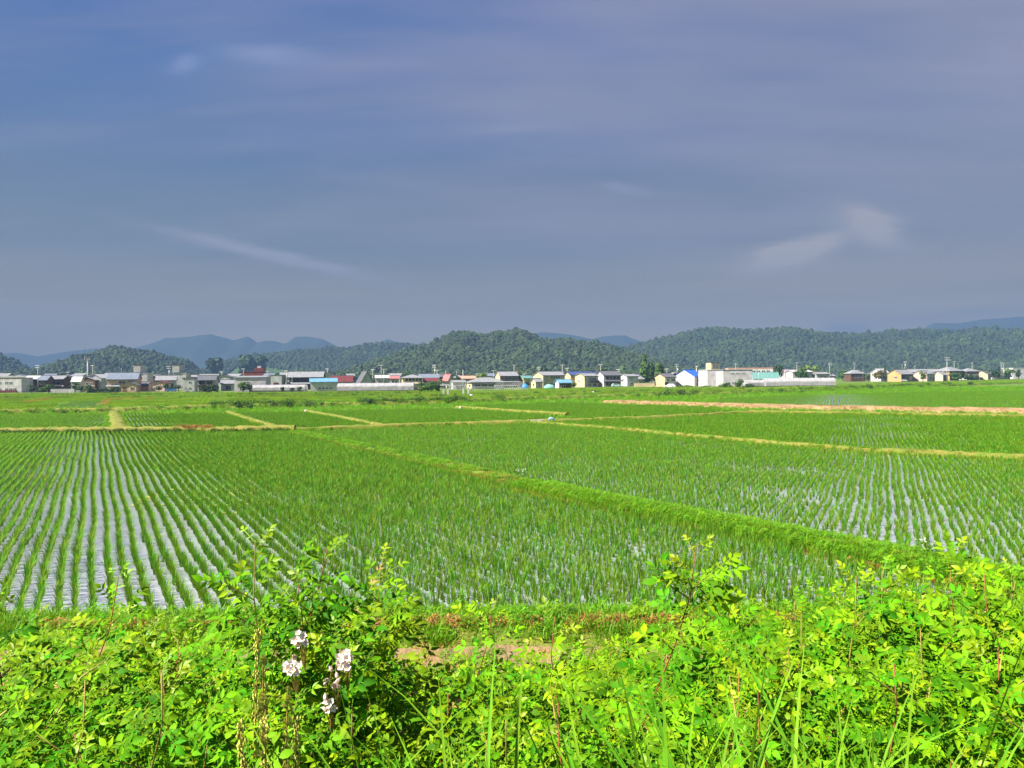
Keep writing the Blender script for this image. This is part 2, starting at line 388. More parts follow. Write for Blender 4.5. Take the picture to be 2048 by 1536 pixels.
F2 = LBr + [Vector((30, 12, 0)), Vector((36, 26, 0))] + [p + Vector((-.3, -.5, 0)) for p in reversed(LC)] + PX((1050, 850), (900, 855), (700, 862), (620, 868))
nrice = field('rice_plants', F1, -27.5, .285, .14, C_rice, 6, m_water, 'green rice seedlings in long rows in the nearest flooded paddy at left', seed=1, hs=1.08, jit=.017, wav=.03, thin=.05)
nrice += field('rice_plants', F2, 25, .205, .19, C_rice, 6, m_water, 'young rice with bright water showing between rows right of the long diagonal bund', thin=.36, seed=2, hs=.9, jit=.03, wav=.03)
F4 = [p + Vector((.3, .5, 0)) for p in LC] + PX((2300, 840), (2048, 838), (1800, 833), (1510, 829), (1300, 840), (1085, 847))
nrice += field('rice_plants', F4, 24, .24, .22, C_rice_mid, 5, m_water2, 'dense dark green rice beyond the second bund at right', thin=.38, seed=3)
for j, (pp, az, ac, al, wt, lb, th) in enumerate([
    ([(-260, 866), (0, 862), (228, 860), (220, 829), (0, 831), (-260, 832)], -24, .45, .16, m_water, 'rice rows with glinting water in the small paddy at far left', .1),
    ([(250, 860), (420, 860), (545, 857), (490, 841), (448, 828), (236, 830)], -27, .36, .16, m_water2, 'striped green rice between the two short bunds left of the middle', .05),
    ([(575, 859), (700, 856), (748, 853), (680, 839), (606, 826), (470, 827), (515, 842)], -20, .30, .20, m_water2, 'flat green rice between two yellow bunds left of the middle', .05),
    ([(780, 853), (900, 849), (1045, 844), (1120, 833), (1020, 826), (910, 819), (640, 824), (705, 839)], 15, .30, .22, m_water2, 'even green rice in the middle paddy before the canal', .05),
    ([(1090, 842), (1300, 834), (1470, 825), (1400, 815), (1220, 810), (1130, 806), (960, 812), (930, 816), (1040, 823), (1145, 831)], 20, .32, .24, m_water2, 'green rice wedge before the pale soil bank', .05)]):
    nrice += field('rice_plants', PX(*pp), az, ac, al, C_rice_mid, 5, wt, lb, thin=th, seed=10 + j)
nrice += field('rice_plants', PX((1420, 808), (1700, 815), (2048, 820), (2300, 823), (2300, 774), (2048, 782), (1700, 788), (1450, 797)), 22, .4, .3, C_rice_mid, 5, m_water, 'pale young rice between the soil bank and the canal at right', thin=.35, seed=20, hs=.9)
nrice += field('rice_plants', PX((108, 816), (205, 816), (206, 804), (150, 802)), -24, .9, .25, C_rice_mid, 5, m_water, 'small flooded paddy with white water lines before the left houses', seed=21)
# far fields beyond the canal: joined rows of rice, patch by patch
far_l = [(-300, 825), (100, 823), (230, 820), (420, 813), (640, 809), (850, 804), (1000, 798), (1150, 793), (1300, 789), (1500, 784), (1700, 776), (1900, 768), (2048, 763.5), (2300, 754)]
far_u = [(2300, 750), (2048, 758), (1900, 762.5), (1700, 768), (1500, 773), (1200, 776), (900, 780), (600, 785), (300, 786), (0, 788), (-300, 789)]
field('rice_fields', PX(*far_l, *far_u), -20, 3.0, 2.8, C_patch, 4, None, 'bright green rice fields between the canal and the village', seed=30, patch=True, jit=0, wz=-.1, hs=1.3, excl=PX((90, 817), (212, 817), (212, 803), (140, 801)))

# ------------------------------------------------------------------ weeds on the bunds
m_gl = mat('lime_grass', (.185, .42, .008), .5, var=.2, nscale=3, rnd=.25, trans=.4)
m_gy = mat('yellow_grass', (.40, .33, .05), .6, var=.2, nscale=3, rnd=.25, trans=.3)
m_go = mat('orange_weed', (.44, .22, .06), .7, var=.25, nscale=3, rnd=.3, trans=.25)
m_gd = mat('dark_weed', (.05, .12, .018), .55, var=.25, nscale=3, rnd=.3, trans=.3)
def tuft(seed, m, n, w, h, spread, lean):
    r = random.Random(seed); mb = MB()
    for k in range(n):
        a = r.uniform(0, 6.28); q = spread * math.sqrt(r.random()); b = r.uniform(0, 6.28)
        blade(mb, (q * math.cos(b), q * math.sin(b), -.02), a, h * r.uniform(.5, 1.1), r.uniform(.2, 1) * lean, w * r.uniform(.7, 1.3), 3, r.uniform(0, .3))
    return mb.build('tuft', m, link=False)
def weed(seed, m, n, h, spread, lw):
    r = random.Random(seed); mb = MB()
    for k in range(n):
        q = spread * math.sqrt(r.random()); b = r.uniform(0, 6.28); z = h * r.uniform(.15, 1) * (1 - .5 * (q / spread) ** 2)
        c = Vector((q * math.cos(b), q * math.sin(b), z)); a = r.uniform(0, 6.28); tl = r.uniform(-.6, .6)
        d = Vector((math.cos(a) * math.cos(tl), math.sin(a) * math.cos(tl), math.sin(tl))); s = d.cross(Vector((0, 0, 1))).normalized() if abs(d.z) < .95 else Vector((1, 0, 0)); l = lw * r.uniform(.7, 1.4)
        mb.add([c - d * l, c + s * l * .45, c + d * l, c - s * l * .45], [(0, 1, 2, 3)])
    return mb.build('weed', m, link=False)
C_lime = source_collection('lime', [tuft(60 + i, m_gl, 26, .012, .24, .13, .14) for i in range(4)] + [weed(70, m_gl, 60, .22, .16, .03)])
C_yel = source_collection('yellow', [tuft(80 + i, m_gy, 24, .012, .2, .14, .14) for i in range(3)] + [weed(85, m_gy, 50, .16, .16, .03)])
C_org = source_collection('orange', [weed(90 + i, m_go, 70, .26, .2, .028) for i in range(3)] + [tuft(94, m_go, 24, .01, .25, .14, .12)])
C_drk = source_collection('dark', [weed(100 + i, m_gd, 80, .4, .26, .045) for i in range(4)])
def along(l, n, w, seed, bias=0.0, clump=None, sc=(.7, 1.3), zf=.12, zadd=0.0):
    r = np.random.RandomState(seed); P = np.array([(p[0], p[1]) for p in l]); sg = np.linalg.norm(P[1:] - P[:-1], axis=1); cum = np.concatenate([[0], np.cumsum(sg)])
    t = r.rand(n * 3) * cum[-1]
    if clump is not None:
        g = vnoise(t, t * 0, clump[0], seed); t = t[g > clump[1]]
    t = t[:n]
    x = np.interp(t, cum, P[:, 0]); y = np.interp(t, cum, P[:, 1]); i = np.clip(np.searchsorted(cum, t) - 1, 0, len(sg) - 1); d = (P[1:] - P[:-1])[i] / sg[i][:, None]
    o = (r.rand(len(t)) - .5 + bias) * w
    x = x + d[:, 1] * o; y = y - d[:, 0] * o; z = np.maximum(0, zf * (1 - (np.abs(o) / (w * .6)) ** 2)) + zadd
    k = np.abs(x) < np.abs(y) * .75 + 3; x, y, z, o = x[k], y[k], z[k], o[k]
    n = len(x); e = np.zeros((n, 3)); e[:, 2] = r.rand(n) * 6.28; e[:, :2] = r.normal(0, .12, (n, 2))
    return np.stack([x, y, z], 1), e, r.uniform(sc[0], sc[1], n), r
def weeds(name, label, coll, nv, jobs):
    PP, EE, SS, II = [], [], [], []
    for j in jobs:
        P, E, s, r = along(*j[0:4], **(j[4] if len(j) > 4 else {})); PP.append(P); EE.append(E); SS.append(s); II.append(r.randint(0, nv, len(P)))
    scatter(name, np.concatenate(PP), np.concatenate(EE), np.concatenate(SS), np.concatenate(II), coll, label)
NEAR = [Vector((-16, 11.9, 0)), Vector((14, 11.9, 0))]
CAN = LGk
weeds('bund_grass', 'lime green grass growing along the bunds and the canal', C_lime, 5, [
    (LB, 12000, 1.35, 1, dict(bias=-.08, sc=(.3, .95), zf=.16, clump=(2.3, -.5))), (LB[3:], 14000, 1.9, 2, dict(bias=-.16, sc=(.35, 1.0), zf=.16)), (LC, 1500, .9, 3, dict(bias=-.2)), (LD1, 2600, 1.8, 4), (LD2, 800, 1.1, 5, dict(clump=(7, -.1))), (LD3, 700, 1.0, 6), (LE, 700, 2.2, 7),
    (CAN, 13000, 7, 8, dict(sc=(.8, 2.3), zf=.4)), (CAN[:5], 2600, 12, 9, dict(bias=-.7, sc=(.9, 2.2), zf=.0)), ([Vector((-14, 10.45, 0)), Vector((12, 10.45, 0))], 1500, 1.5, 15, dict(sc=(.25, .8), clump=(3, -.1), zf=.02, zadd=.1)), (NEAR, 6500, 1.9, 10, dict(bias=-.12, zf=.2, sc=(.4, 1.35))), (LF, 350, 1, 11), (LF2, 350, 1, 12), (LH, 900, 7, 13, dict(bias=.45, zf=.1))])
weeds('yellow_grass', 'yellowed dry grass on the sunny edges of the bunds', C_yel, 4, [
    (LB[:6], 2600, .3, 21, dict(bias=1.5, sc=(.4, .8), zadd=.12)), (LB[2:], 3500, 1.2, 20, dict(bias=.15, sc=(.35, .85), clump=(1.9, -.1), zf=.18)), (LC, 1700, .6, 22, dict(bias=.5, sc=(.4, .8), zadd=.05)), (LD2, 1500, .8, 23, dict(bias=.3, sc=(.5, .9))), (LD1, 500, 1.6, 24, dict(zf=.3)), (LF, 500, .8, 25), (LF2, 500, .8, 26), (LF3, 600, .8, 27), (LD3, 1000, .8, 28, dict(bias=.4)),
    (LH, 1500, 6, 58, dict(sc=(.4, 1.1), zf=.4)), (CAN, 1000, 6, 29, dict(clump=(30, .15), sc=(1, 2.4), zf=.4)), ([Vector((-14, 10.45, 0)), Vector((12, 10.45, 0))], 1600, 1.4, 32, dict(sc=(.2, .7), zf=.02, zadd=.1)), (NEAR, 1500, 1.4, 30, dict(bias=.2, zf=.2, sc=(.4, 1.1))), (LE, 120, 1.5, 31)])
weeds('rusty_weeds', 'rusty orange weeds on the path edge and along the left bund', C_org, 4, [
    ([Vector((-7, 11.9, 0)), Vector((4.5, 11.9, 0))], 2600, .8, 41, dict(clump=(2.2, -.1), bias=.5, sc=(.4, .9), zf=.2)), (LB[3:], 1100, .6, 46, dict(clump=(3, -.2), bias=.9, sc=(.35, .75))), (LD1, 420, 1.0, 42, dict(clump=(8, .0), bias=.0, zf=.4, sc=(.8, 1.4))), (LB[2:], 420, .4, 43, dict(clump=(5, -.1), bias=1.3, sc=(.35, .7), zf=.05)), (PX((50, 807), (98, 797)), 160, 2.0, 44, dict(sc=(.8, 1.6))), (PX((205, 812), (216, 799)), 90, 1.6, 47, dict(sc=(.8, 1.6))), (PX((225, 800), (335, 797)), 160, 2.0, 48, dict(sc=(.8, 1.6), clump=(6, -.2))), (LH, 500, 5, 49, dict(sc=(.4, 1.0), zf=.4)), (LE, 60, 1.5, 45)])
weeds('dark_weeds_and_shade', 'dark leafy weeds on the bund sides and as painted shade along the canal edge', C_drk, 4, [
    (CAN, 2200, 1.3, 51, dict(bias=1.5, sc=(.8, 1.8), zf=.05)), (CAN, 700, 5, 57, dict(sc=(.8, 1.8), zf=.4)), (CAN[3:7], 260, 2.2, 52, dict(bias=.3, sc=(1.4, 3.0), zf=.3, clump=(14, -.1))), (CAN[8:12], 260, 2.2, 55, dict(bias=.3, sc=(1.4, 3.0), zf=.3, clump=(14, -.1))), (LD1, 500, .6, 53, dict(bias=1.5, sc=(.7, 1.3))), (LB, 350, 1.1, 54, dict(clump=(3.4, .2), sc=(.25, .6), zf=.16)), (NEAR, 60, 1.2, 56, dict(sc=(.4, .9)))])  # the dark line on the canal's near side stands in for its shadow
# far field lines: rank grass on the low bunds between the far fields
FARL = [PX((-200, 797), (120, 797), (500, 795), (860, 790)), PX((100, 791), (560, 790), (900, 786)), PX((760, 797), (1000, 789), (1250, 784), (1500, 779)), PX((1000, 794), (1500, 783), (1900, 768)), PX((1100, 781), (1500, 776.5), (2048, 762)), PX((-200, 786.5), (500, 785), (900, 781))]
weeds('rank_grass', 'rank dark grass on the low bunds between the far fields', C_drk, 4, [(l, int(min(260, 3 * sum((q - p).length for p, q in zip(l, l[1:])))), 1.6, 61 + i, dict(sc=(.9, 1.9), clump=(40, -.35))) for i, l in enumerate(FARL)])
weeds('pale_rank_grass', 'pale yellow rank grass in lines between the far fields', C_yel, 4, [(l, 220, 2.6, 71 + i, dict(sc=(1, 2.2), bias=.4, clump=(35, .0))) for i, l in enumerate(FARL)])
# ordinary grass on the ground between the paddies
r0 = np.random.RandomState(77); n = 60000; y = 13.5 + 235 * r0.rand(n) ** .9; x = (r0.rand(n) * 2 - 1) * (y * .70 + 2); k = np.ones(n, bool)
for pp in POLYS: k &= ~inpoly(x, y, pp)
k &= ~((y < 13.2)); x, y = x[k], y[k]; n = len(x); e = np.zeros((n, 3)); e[:, 2] = r0.rand(n) * 6.28
scatter('verge_grass', np.stack([x, y, np.full(n, -.12)], 1), e, r0.uniform(.8, 1.9, n) * (1 + y / 250), r0.randint(0, 5, n), C_lime, 'short green grass on the strips of ground between the paddies')
# floating yellow scum in the left paddy
m_scum = mat('straw_scum', (.45, .42, .14), .9, nscale=8, col2=(.3, .3, .1))
r_ = random.Random(5); mb = MB()
for k in range(60):
    u = abs(r_.gauss(0, .5)); p = G(r_.uniform(270, 510), r_.gauss(1000, 11)); a = r_.uniform(.12, .4); b = a * r_.uniform(.12, .3); n = 7
    mb.add([(p.x + a * math.cos(i * 6.283 / n) * r_.uniform(.6, 1.2), p.y + b * math.sin(i * 6.283 / n) * 2 * r_.uniform(.6, 1.2), .012 + .0007 * k) for i in range(n)], [tuple(range(n))])
tag(mb.build('floating_straw', m_scum), 'yellow straw scum floating between rice rows in the left paddy', kind='stuff')

# ------------------------------------------------------------------ hills and mountains
m_hill = mat('hill_forest_floor', (.06, .115, .03), .95, nscale=.012, col2=(.04, .085, .025), coord='World')
m_mtn = mat('far_mountain', (.03, .055, .03), .95, nscale=.004, col2=(.02, .04, .025), coord='World', detail=8)
m_mead = mat('hill_meadow', (.13, .20, .055), .95, nscale=.02, coord='World')
HILLS = {}
def ridge(name, pts, D, front, back, m, spur=.3, sw=90, lower=0.0, seed=0, stepx=6, rows=26, slant=0.0):
    px = np.array([p[0] for p in pts], float); py = np.array([p[1] for p in pts], float)
    X = (px - 1024) / FPX * D; Z = CAMZ - (py - (757 - ROLL * (px - 1024))) * D / FPX - lower
    if m is m_mtn: stepx = 4
    xs = np.arange(X[0], X[-1], stepx * D / FPX)
    # monotone-ish smoothing of the crest
    zc = np.interp(xs, X, Z); k = np.array([0, 1, 3, 1, 0.]) if m is m_mtn else np.array([1, 2, 3, 2, 1.]); k /= k.sum(); zc = np.convolve(np.pad(zc, 2, mode='edge'), k, 'valid')
    zc = np.maximum(zc + vnoise(xs, xs * 0, sw * .5, seed) * 1.6 * D / 2000, .5)
    def Zf(x, v):      # v: 0 foot .. 1 crest .. 2 far foot
        z = np.interp(x, xs, zc); s = np.where(v < 1, v, 2 - v)
        sp = vnoise(x + v * sw * .8, v * front * .6, sw, seed + 3)
        return z * np.clip(s ** 1.05 * (1 + spur * sp * (1 - s) * 1.6), 0, 1.0) - .6 * (s <= 0)
    vv = np.concatenate([np.linspace(0, 1, rows), np.linspace(1, 2, 7)[1:]])
    V = []; nx = len(xs)
    for v in vv:
        y = D - front * (1 - v) if v < 1 else D + back * (v - 1)
        z = Zf(xs, np.full(nx, v)); persp = (y / D) * .35 + .65
        V += list(zip(xs * persp, np.full(nx, y) + slant * xs, z))
    F = [(j * nx + i, j * nx + i + 1, (j + 1) * nx + i + 1, (j + 1) * nx + i) for j in range(len(vv) - 1) for i in range(nx - 1)]
    o = mesh_obj(name, V, F, m, smooth=True); o['kind'] = 'structure'
    HILLS[name + str(seed)] = (xs, Zf, D, front, slant); return o
ridge('mountain', [(-400, 715), (-60, 716), (0, 708), (38, 705), (75, 713), (140, 702), (190, 697), (235, 695), (330, 725), (420, 745)], 4900, 900, 600, m_mtn, .35, 330, seed=1, rows=16)
ridge('mountain', [(180, 745), (262, 698), (300, 688), (332, 677), (380, 673), (421, 667), (445, 674), (468, 681), (497, 672), (517, 686), (535, 681), (548, 682), (572, 688), (592, 674), (620, 673), (645, 677), (668, 690), (720, 715), (800, 740)], 4700, 900, 700, m_mtn, .35, 300, seed=2, rows=16)
ridge('mountain', [(700, 720), (750, 689), (775, 678), (795, 684), (830, 688), (870, 690), (930, 680), (962, 672), (1000, 676), (1060, 668), (1085, 665), (1120, 666), (1150, 671), (1185, 678), (1205, 673), (1252, 671), (1280, 682), (1340, 684), (1420, 700), (1500, 730)], 4900, 900, 700, m_mtn, .35, 300, seed=3, rows=16)
ridge('mountain', [(1640, 720), (1730, 672), (1770, 662), (1840, 662), (1866, 646), (1920, 647), (1955, 640), (2020, 635), (2100, 630), (2300, 636), (2500, 680)], 4900, 900, 600, m_mtn, .35, 330, seed=4, rows=16)
ridge('hill', [(-500, 690), (-120, 700), (-30, 704), (0, 709), (30, 721), (60, 736), (95, 748), (130, 756)], 1500, 420, 300, m_hill, .4, 100, 3, seed=5)
ridge('hill', [(40, 754), (95, 742), (150, 724), (190, 707), (228, 693), (262, 698), (310, 706), (350, 717), (385, 727), (400, 741), (430, 755)], 1400, 380, 260, m_hill, .42, 90, 3, seed=6)
ridge('hill', [(380, 752), (440, 735), (480, 716), (510, 711), (600, 703), (622, 700), (632, 703), (640, 699), (660, 694), (690, 699), (740, 689), (760, 687), (810, 690), (860, 692), (930, 700), (1010, 730), (1050, 755)], 2100, 520, 420, m_hill, .45, 120, 4, seed=7)
ridge('hill', [(690, 755), (760, 724), (800, 706), (860, 691), (882, 682), (905, 670), (926, 664), (945, 667), (960, 674), (990, 669), (1015, 663), (1042, 660), (1062, 668), (1090, 683), (1130, 679), (1160, 684), (1220, 693), (1290, 716), (1340, 738), (1400, 755)], 1300, 400, 300, m_hill, .42, 85, 3, seed=8)
ridge('hill', [(1150, 750), (1230, 700), (1310, 683), (1370, 667), (1420, 656), (1470, 661), (1520, 662), (1560, 658), (1592, 657), (1622, 667), (1720, 670), (1790, 665), (1832, 661), (1900, 665), (1955, 659), (2048, 662), (2200, 668), (2500, 660)], 2000, 620, 420, m_hill, .5, 130, 4, seed=9)

# forest: leafy crowns on the near hills
def crown_mesh(seed, m, conifer=False):
    r = random.Random(seed); mb = MB()
    for k in range(130):
        if conifer:
            t = r.random(); z = t; q = .34 * (1 - t) * r.uniform(.6, 1.1) + .03
        else:
            z = r.uniform(.12, 1.0); q = .5 * math.sqrt(max(.02, 1 - ((z - .5) / .55) ** 2)) * r.uniform(.72, 1.05)
        b = r.uniform(0, 6.28); c = Vector((q * math.cos(b), q * math.sin(b), z)); nrm = Vector((math.cos(b), math.sin(b), (z - .35) * 2 + r.uniform(-.3, .5))).normalized()
        u = nrm.cross(Vector((0, 0, 1))).normalized(); v = nrm.cross(u); s = r.uniform(.09, .17)
        a = r.uniform(0, 6.28); P = []
        for i in range(5):
            aa = a + i * 1.2566; P.append(c + (u * math.cos(aa) + v * math.sin(aa)) * s * r.uniform(.6, 1.1) - nrm * r.uniform(0, .05))
        mb.add(P, [(0, 1, 2, 3, 4)])
    mb.tube([(0, 0, -.3), (0, 0, .5)], [.03, .02], 4)
    return mb.build('forest_crown', m, link=False)
m_f1 = mat('forest_leaf', (.055, .095, .03), .8, var=.2, nscale=2, rnd=.22)
m_f2 = mat('forest_leaf_dark', (.04, .074, .03), .8, var=.2, nscale=2, rnd=.2)
m_f3 = mat('forest_leaf_light', (.075, .13, .036), .8, var=.2, nscale=2, rnd=.2)
C_for = source_collection('forest', [crown_mesh(200, m_f1), crown_mesh(201, m_f1), crown_mesh(202, m_f2), crown_mesh(203, m_f2, True), crown_mesh(204, m_f3), crown_mesh(205, m_f2)])
def forest(key, n, seed, sc, skip=None, label=None, vmin=.0):
    xs_, Zf, D, front, slant = HILLS[key]; r = np.random.RandomState(seed)
    x = r.uniform(xs_[0], xs_[-1], n); v = r.uniform(vmin, 1.02, n)
    px = x / D * FPX + 1024; k = (px > -160) & (px < 2210); x, v = x[k], v[k]
    if skip is not None:
        k = ~skip(x / D * FPX + 1024, v); x, v = x[k], v[k]
    v = np.minimum(v, 1.0); y = D - front * (1 - v); z = Zf(x, v); xw = x * ((y / D) * .35 + .65); n = len(x)
    g = vnoise(x, y, 150, seed) + .6 * vnoise(x, y, 45, seed + 1) + r.normal(0, .35, n)
    idx = np.where(g > .55, 4, np.where(g > .05, r.randint(0, 2, n), np.where(g > -.45, r.choice([0, 1, 2, 5], n), r.choice([2, 3, 5], n))))
    s = sc * np.exp(r.normal(0, .22, n)); hz = s * r.uniform(.8, 1.25, n)
    e = np.zeros((n, 3)); e[:, 2] = r.rand(n) * 6.28
    scatter('forest', np.stack([xw, y, z - .8], 1), e, np.stack([s, s, hz], 1), idx, C_for, label)
mead = lambda px, v: ((px > 520) & (px < 635) & (v > .05) & (v < .55 - np.abs(px - 545) / 400)) | ((px > 395) & (px < 470) & (v < .5))
forest('hill5', 8000, 1, 5.8, label='dark wooded hill flank at the left edge')
forest('hill6', 9500, 2, 5.6, label='woods covering the rounded hill behind the left houses')
forest('hill7', 18000, 3, 7.2, skip=mead, label='woods on the low hills left of the middle with a mown meadow')
forest('hill8', 24000, 4, 5.8, label='woods on the twin topped hill behind the village')
forest('hill9', 42000, 5, 7.6, label='woods on the long ridge at right')
# ================================================================== VILLAGE
PAL = dict(white=(.56, .545, .57), cream=(.62, .50, .30), grey=(.46, .47, .49), beige=(.50, .44, .34), brown=(.12, .065, .045), dark=(.055, .05, .05), pinkw=(.66, .46, .38), orange=(.62, .32, .14), palegrey=(.45, .43, .455), brick=(.20, .055, .045), tan=(.55, .38, .25), bluegrey=(.34, .40, .48), yellow=(.75, .55, .16))
ROOF = dict(greyR=(.25, .26, .28), dgrey=(.12, .125, .14), blueR=(.03, .13, .62), ltblue=(.14, .31, .47), red=(.14, .036, .036), maroon=(.16, .035, .04), pinkR=(.42, .16, .16), teal=(.12, .27, .25), whiteR=(.48, .50, .53), navy=(.05, .08, .22), purple=(.33, .27, .33), salmon=(.58, .30, .22), slate=(.17, .20, .26))
MW = {k: mat('wall_' + k, v, .8, var=.10, nscale=.6, bump=.1, bscale=4) for k, v in PAL.items()}
MR = {k: mat('roof_' + k, v, .45, var=.12, nscale=1.2, bump=.25, bscale=6) for k, v in ROOF.items()}
m_glass = mat('window_glass', (.035, .04, .05), .08, var=.2, nscale=.5, spec=.6)
m_frame = mat('window_frame', (.55, .56, .57), .4, var=.05)
m_dframe = mat('dark_frame', (.10, .08, .07), .5, var=.05)
m_door = mat('door_panel', (.20, .12, .08), .5, var=.15)
m_shut = mat('shutter_metal', (.40, .41, .43), .5, var=.1)
m_conc = mat('concrete', (.42, .42, .40), .85, var=.12, nscale=1.5, bump=.15)
m_steel = mat('painted_steel', (.62, .63, .64), .45, var=.1)
m_trim = mat('dark_trim', (.07, .06, .06), .6, var=.1)

def window(par, x0, x1, z0, z1, yf, side=None, fm=None):
    """a frame of four bars with a pane behind; on the front (side None) or the left wall (side = x of that wall)"""
    fm = fm or m_frame; t = min(.12, (x1 - x0) * .12); f = MB(); p = MB()
    def bx(mb, a, b, c, d, o0, o1):
        if side is None: mb.box(a, b, yf - o1, yf - o0, c, d)
        else: mb.box(side - o1, side - o0, a, b, c, d)
    bx(f, x0, x1, z0, z0 + t, .003, .07); bx(f, x0, x1, z1 - t, z1, .003, .07); bx(f, x0, x0 + t, z0 + t, z1 - t, .003, .07); bx(f, x1 - t, x1, z0 + t, z1 - t, .003, .07)
    if x1 - x0 > 1.2: c = (x0 + x1) / 2; bx(f, c - t / 2, c + t / 2, z0 + t, z1 - t, .003, .06)
    w = f.build('window', fm, par); bx(p, x0 + t, x1 - t, z0 + t, z1 - t, .002, .035); p.build('pane', m_glass, w); return w

def house(name, label, x0, x1, yb, ye, yr, roof='gx', yaw=14, dep=8, wall='white', rc='greyR', rows=(), left=(), d=None, door=None, balcony=None, porch=None, ov=.55, cat='house', group='houses of the village', gable=None, trim=True, side=None, fm=None, band=None, z0=0.0):
    xc = (x0 + x1) / 2
    if d is None: d = 3.9 * FPX / (yb - hor(xc))
    sc = d / FPX; ya = R(yaw); wt = (x1 - x0) * sc
    if roof != 'flat': wt -= .5 * ov
    w = max(2.0, (wt - dep * abs(math.sin(ya))) / math.cos(ya))
    he = ztop(xc, ye, d); hr = ztop(xc, yr, d); hr = max(hr, he + .15)
    root = empty(name, AT(xc, d + dep / 2 * math.cos(ya), -.1), ya, label, cat, group); he += .1; hr += .1
    a, b = w / 2, dep / 2; wm = MW[wall]; rm = MR[rc]; mb = MB()
    if roof == 'gx':
        mb.prism([(-b, 0), (b, 0), (b, he), (0, hr - .12), (-b, he)], 'x', -a, a)
    elif roof == 'gy':
        mb.prism([(-a, 0), (a, 0), (a, he), (0, hr - .12), (-a, he)], 'y', -b, b)
    elif roof == 'shed':
        mb.prism([(-b, 0), (b, 0), (b, hr - .1), (-b, he - .1)], 'x', -a, a)
    else: mb.box(-a, a, -b, b, 0, he)
    if gable and roof == 'gx': pass
    wl = mb.build('wall', wm, root)
    if side:   # thin board over the left wall, with warm or pale sunlight in its colour
        s = MB(); s.prism([(-b, .05), (b, .05), (b, he - .05), (0, hr - .2 if roof == 'gx' else he - .05), (-b, he - .05)], 'x', -a - .04, -a - .005); s.build('sunlit_side_wall', MW[side], root)
    rb = MB(); th = .16
    if roof in ('gx', 'gy'):
        span, run = (b, a) if roof == 'gx' else (a, b); k = (hr - he) / span; e = span + ov; ze = he - k * ov; ax = 'x' if roof == 'gx' else 'y'
        rb.prism([(-e, ze), (0, hr), (0, hr + th), (-e, ze + th)], ax, -run - ov * .7, run + ov * .7)
        rb2 = MB(); rb2.prism([(e, ze), (e, ze + th), (0, hr + th), (0, hr)], ax, -run - ov * .7, run + ov * .7)
        r1 = rb.build('roof_slope', rm, root); rb2.build('roof_slope', rm, root)
        cp = MB(); cp.prism([(-.18, hr + th - .04), (.18, hr + th - .04), (.12, hr + th + .16), (-.12, hr + th + .16)], ax, -run - ov * .72, run + ov * .72); cp.build('ridge_cap', m_trim if trim else rm, root)
        fa = MB(); fa.prism([(-e - .05, ze - .12), (-e + .03, ze - .12), (-e + .03, ze - .004), (-e - .05, ze + .1)], ax, -run - ov * .7, run + ov * .7); fa.build('fascia', m_trim if trim else rm, root)
    elif roof == 'hip':
        e, f_ = a + ov, b + ov; q = max(.2, a - b * .9) if a > b else .2
        V = [(-e, -f_, he), (e, -f_, he), (e, f_, he), (-e, f_, he), (-q, 0, hr), (q, 0, hr), (-e, -f_, he - .14), (e, -f_, he - .14), (e, f_, he - .14), (-e, f_, he - .14)]
        rb.add(V, [(0, 1, 5, 4), (1, 2, 5), (2, 3, 4, 5), (3, 0, 4), (6, 7, 1, 0), (7, 8, 2, 1), (8, 9, 3, 2), (9, 6, 0, 3), (9, 8, 7, 6)]); rb.build('roof', rm, root)
        cp = MB(); cp.box(-q - .1, q + .1, -.14, .14, hr - .05, hr + .18); cp.build('ridge_cap', m_trim if trim else rm, root)
    elif roof == 'shed':
        k = (hr - he) / (2 * b); rb.prism([(-b - ov, he - k * ov), (b + ov, hr + k * ov), (b + ov, hr + k * ov + th), (-b - ov, he - k * ov + th)], 'x', -a - ov * .7, a + ov * .7); rb.build('roof', rm, root)
    else:
        rb.box(-a - .12, a + .12, -b - .12, b + .12, he + .003, max(hr, he + .2)); rb.build('roof', rm, root)
    for (n, u0, u1, v0, v1) in rows:
        tw = (u1 - u0) * w; ww = tw / n * (.78 if n > 1 else 1)
        for i in range(n):
            c = -a + u0 * w + tw * (i + .5) / n; window(root, c - ww / 2, c + ww / 2, v0 * he, v1 * he, -b, fm=fm)
    for (u0, u1, v0, v1) in left:
        window(root, -b + u0 * dep, -b + u1 * dep, v0 * he, v1 * he, 0, side=-a - (.04 if side else 0), fm=fm)
    if door:
        u, dw, dh, dm = door; c = -a + u * w; D_ = MB(); D_.box(c - dw / 2, c + dw / 2, -b - .06, -b - .004, .1, dh); dd = D_.build('door', dm, root)
        if dw < 2: k = MB(); k.box(c + dw * .32, c + dw * .4, -b - .12, -b - .063, dh * .45, dh * .52); k.build('handle', m_steel, dd)
    if balcony:
        u0, u1, v0, v1, bm = balcony; B = MB(); X0, X1 = -a + u0 * w, -a + u1 * w
        B.box(X0, X1, -b - 1.1, -b - 1.0, v0 * he, v1 * he); B.box(X0, X0 + .1, -b - .998, -b - .004, v0 * he, v1 * he); B.box(X1 - .1, X1, -b - .998, -b - .004, v0 * he, v1 * he); B.box(X0 + .102, X1 - .102, -b - .998, -b - .004, v0 * he, v0 * he + .12)
        B.build('balcony', bm, root)
        for X in (X0 + .08, X1 - .08):
            P = MB(); P.box(X - .07, X + .07, -b - 1.08, -b - .95, .05, v0 * he - .004); P.build('post', bm, root)
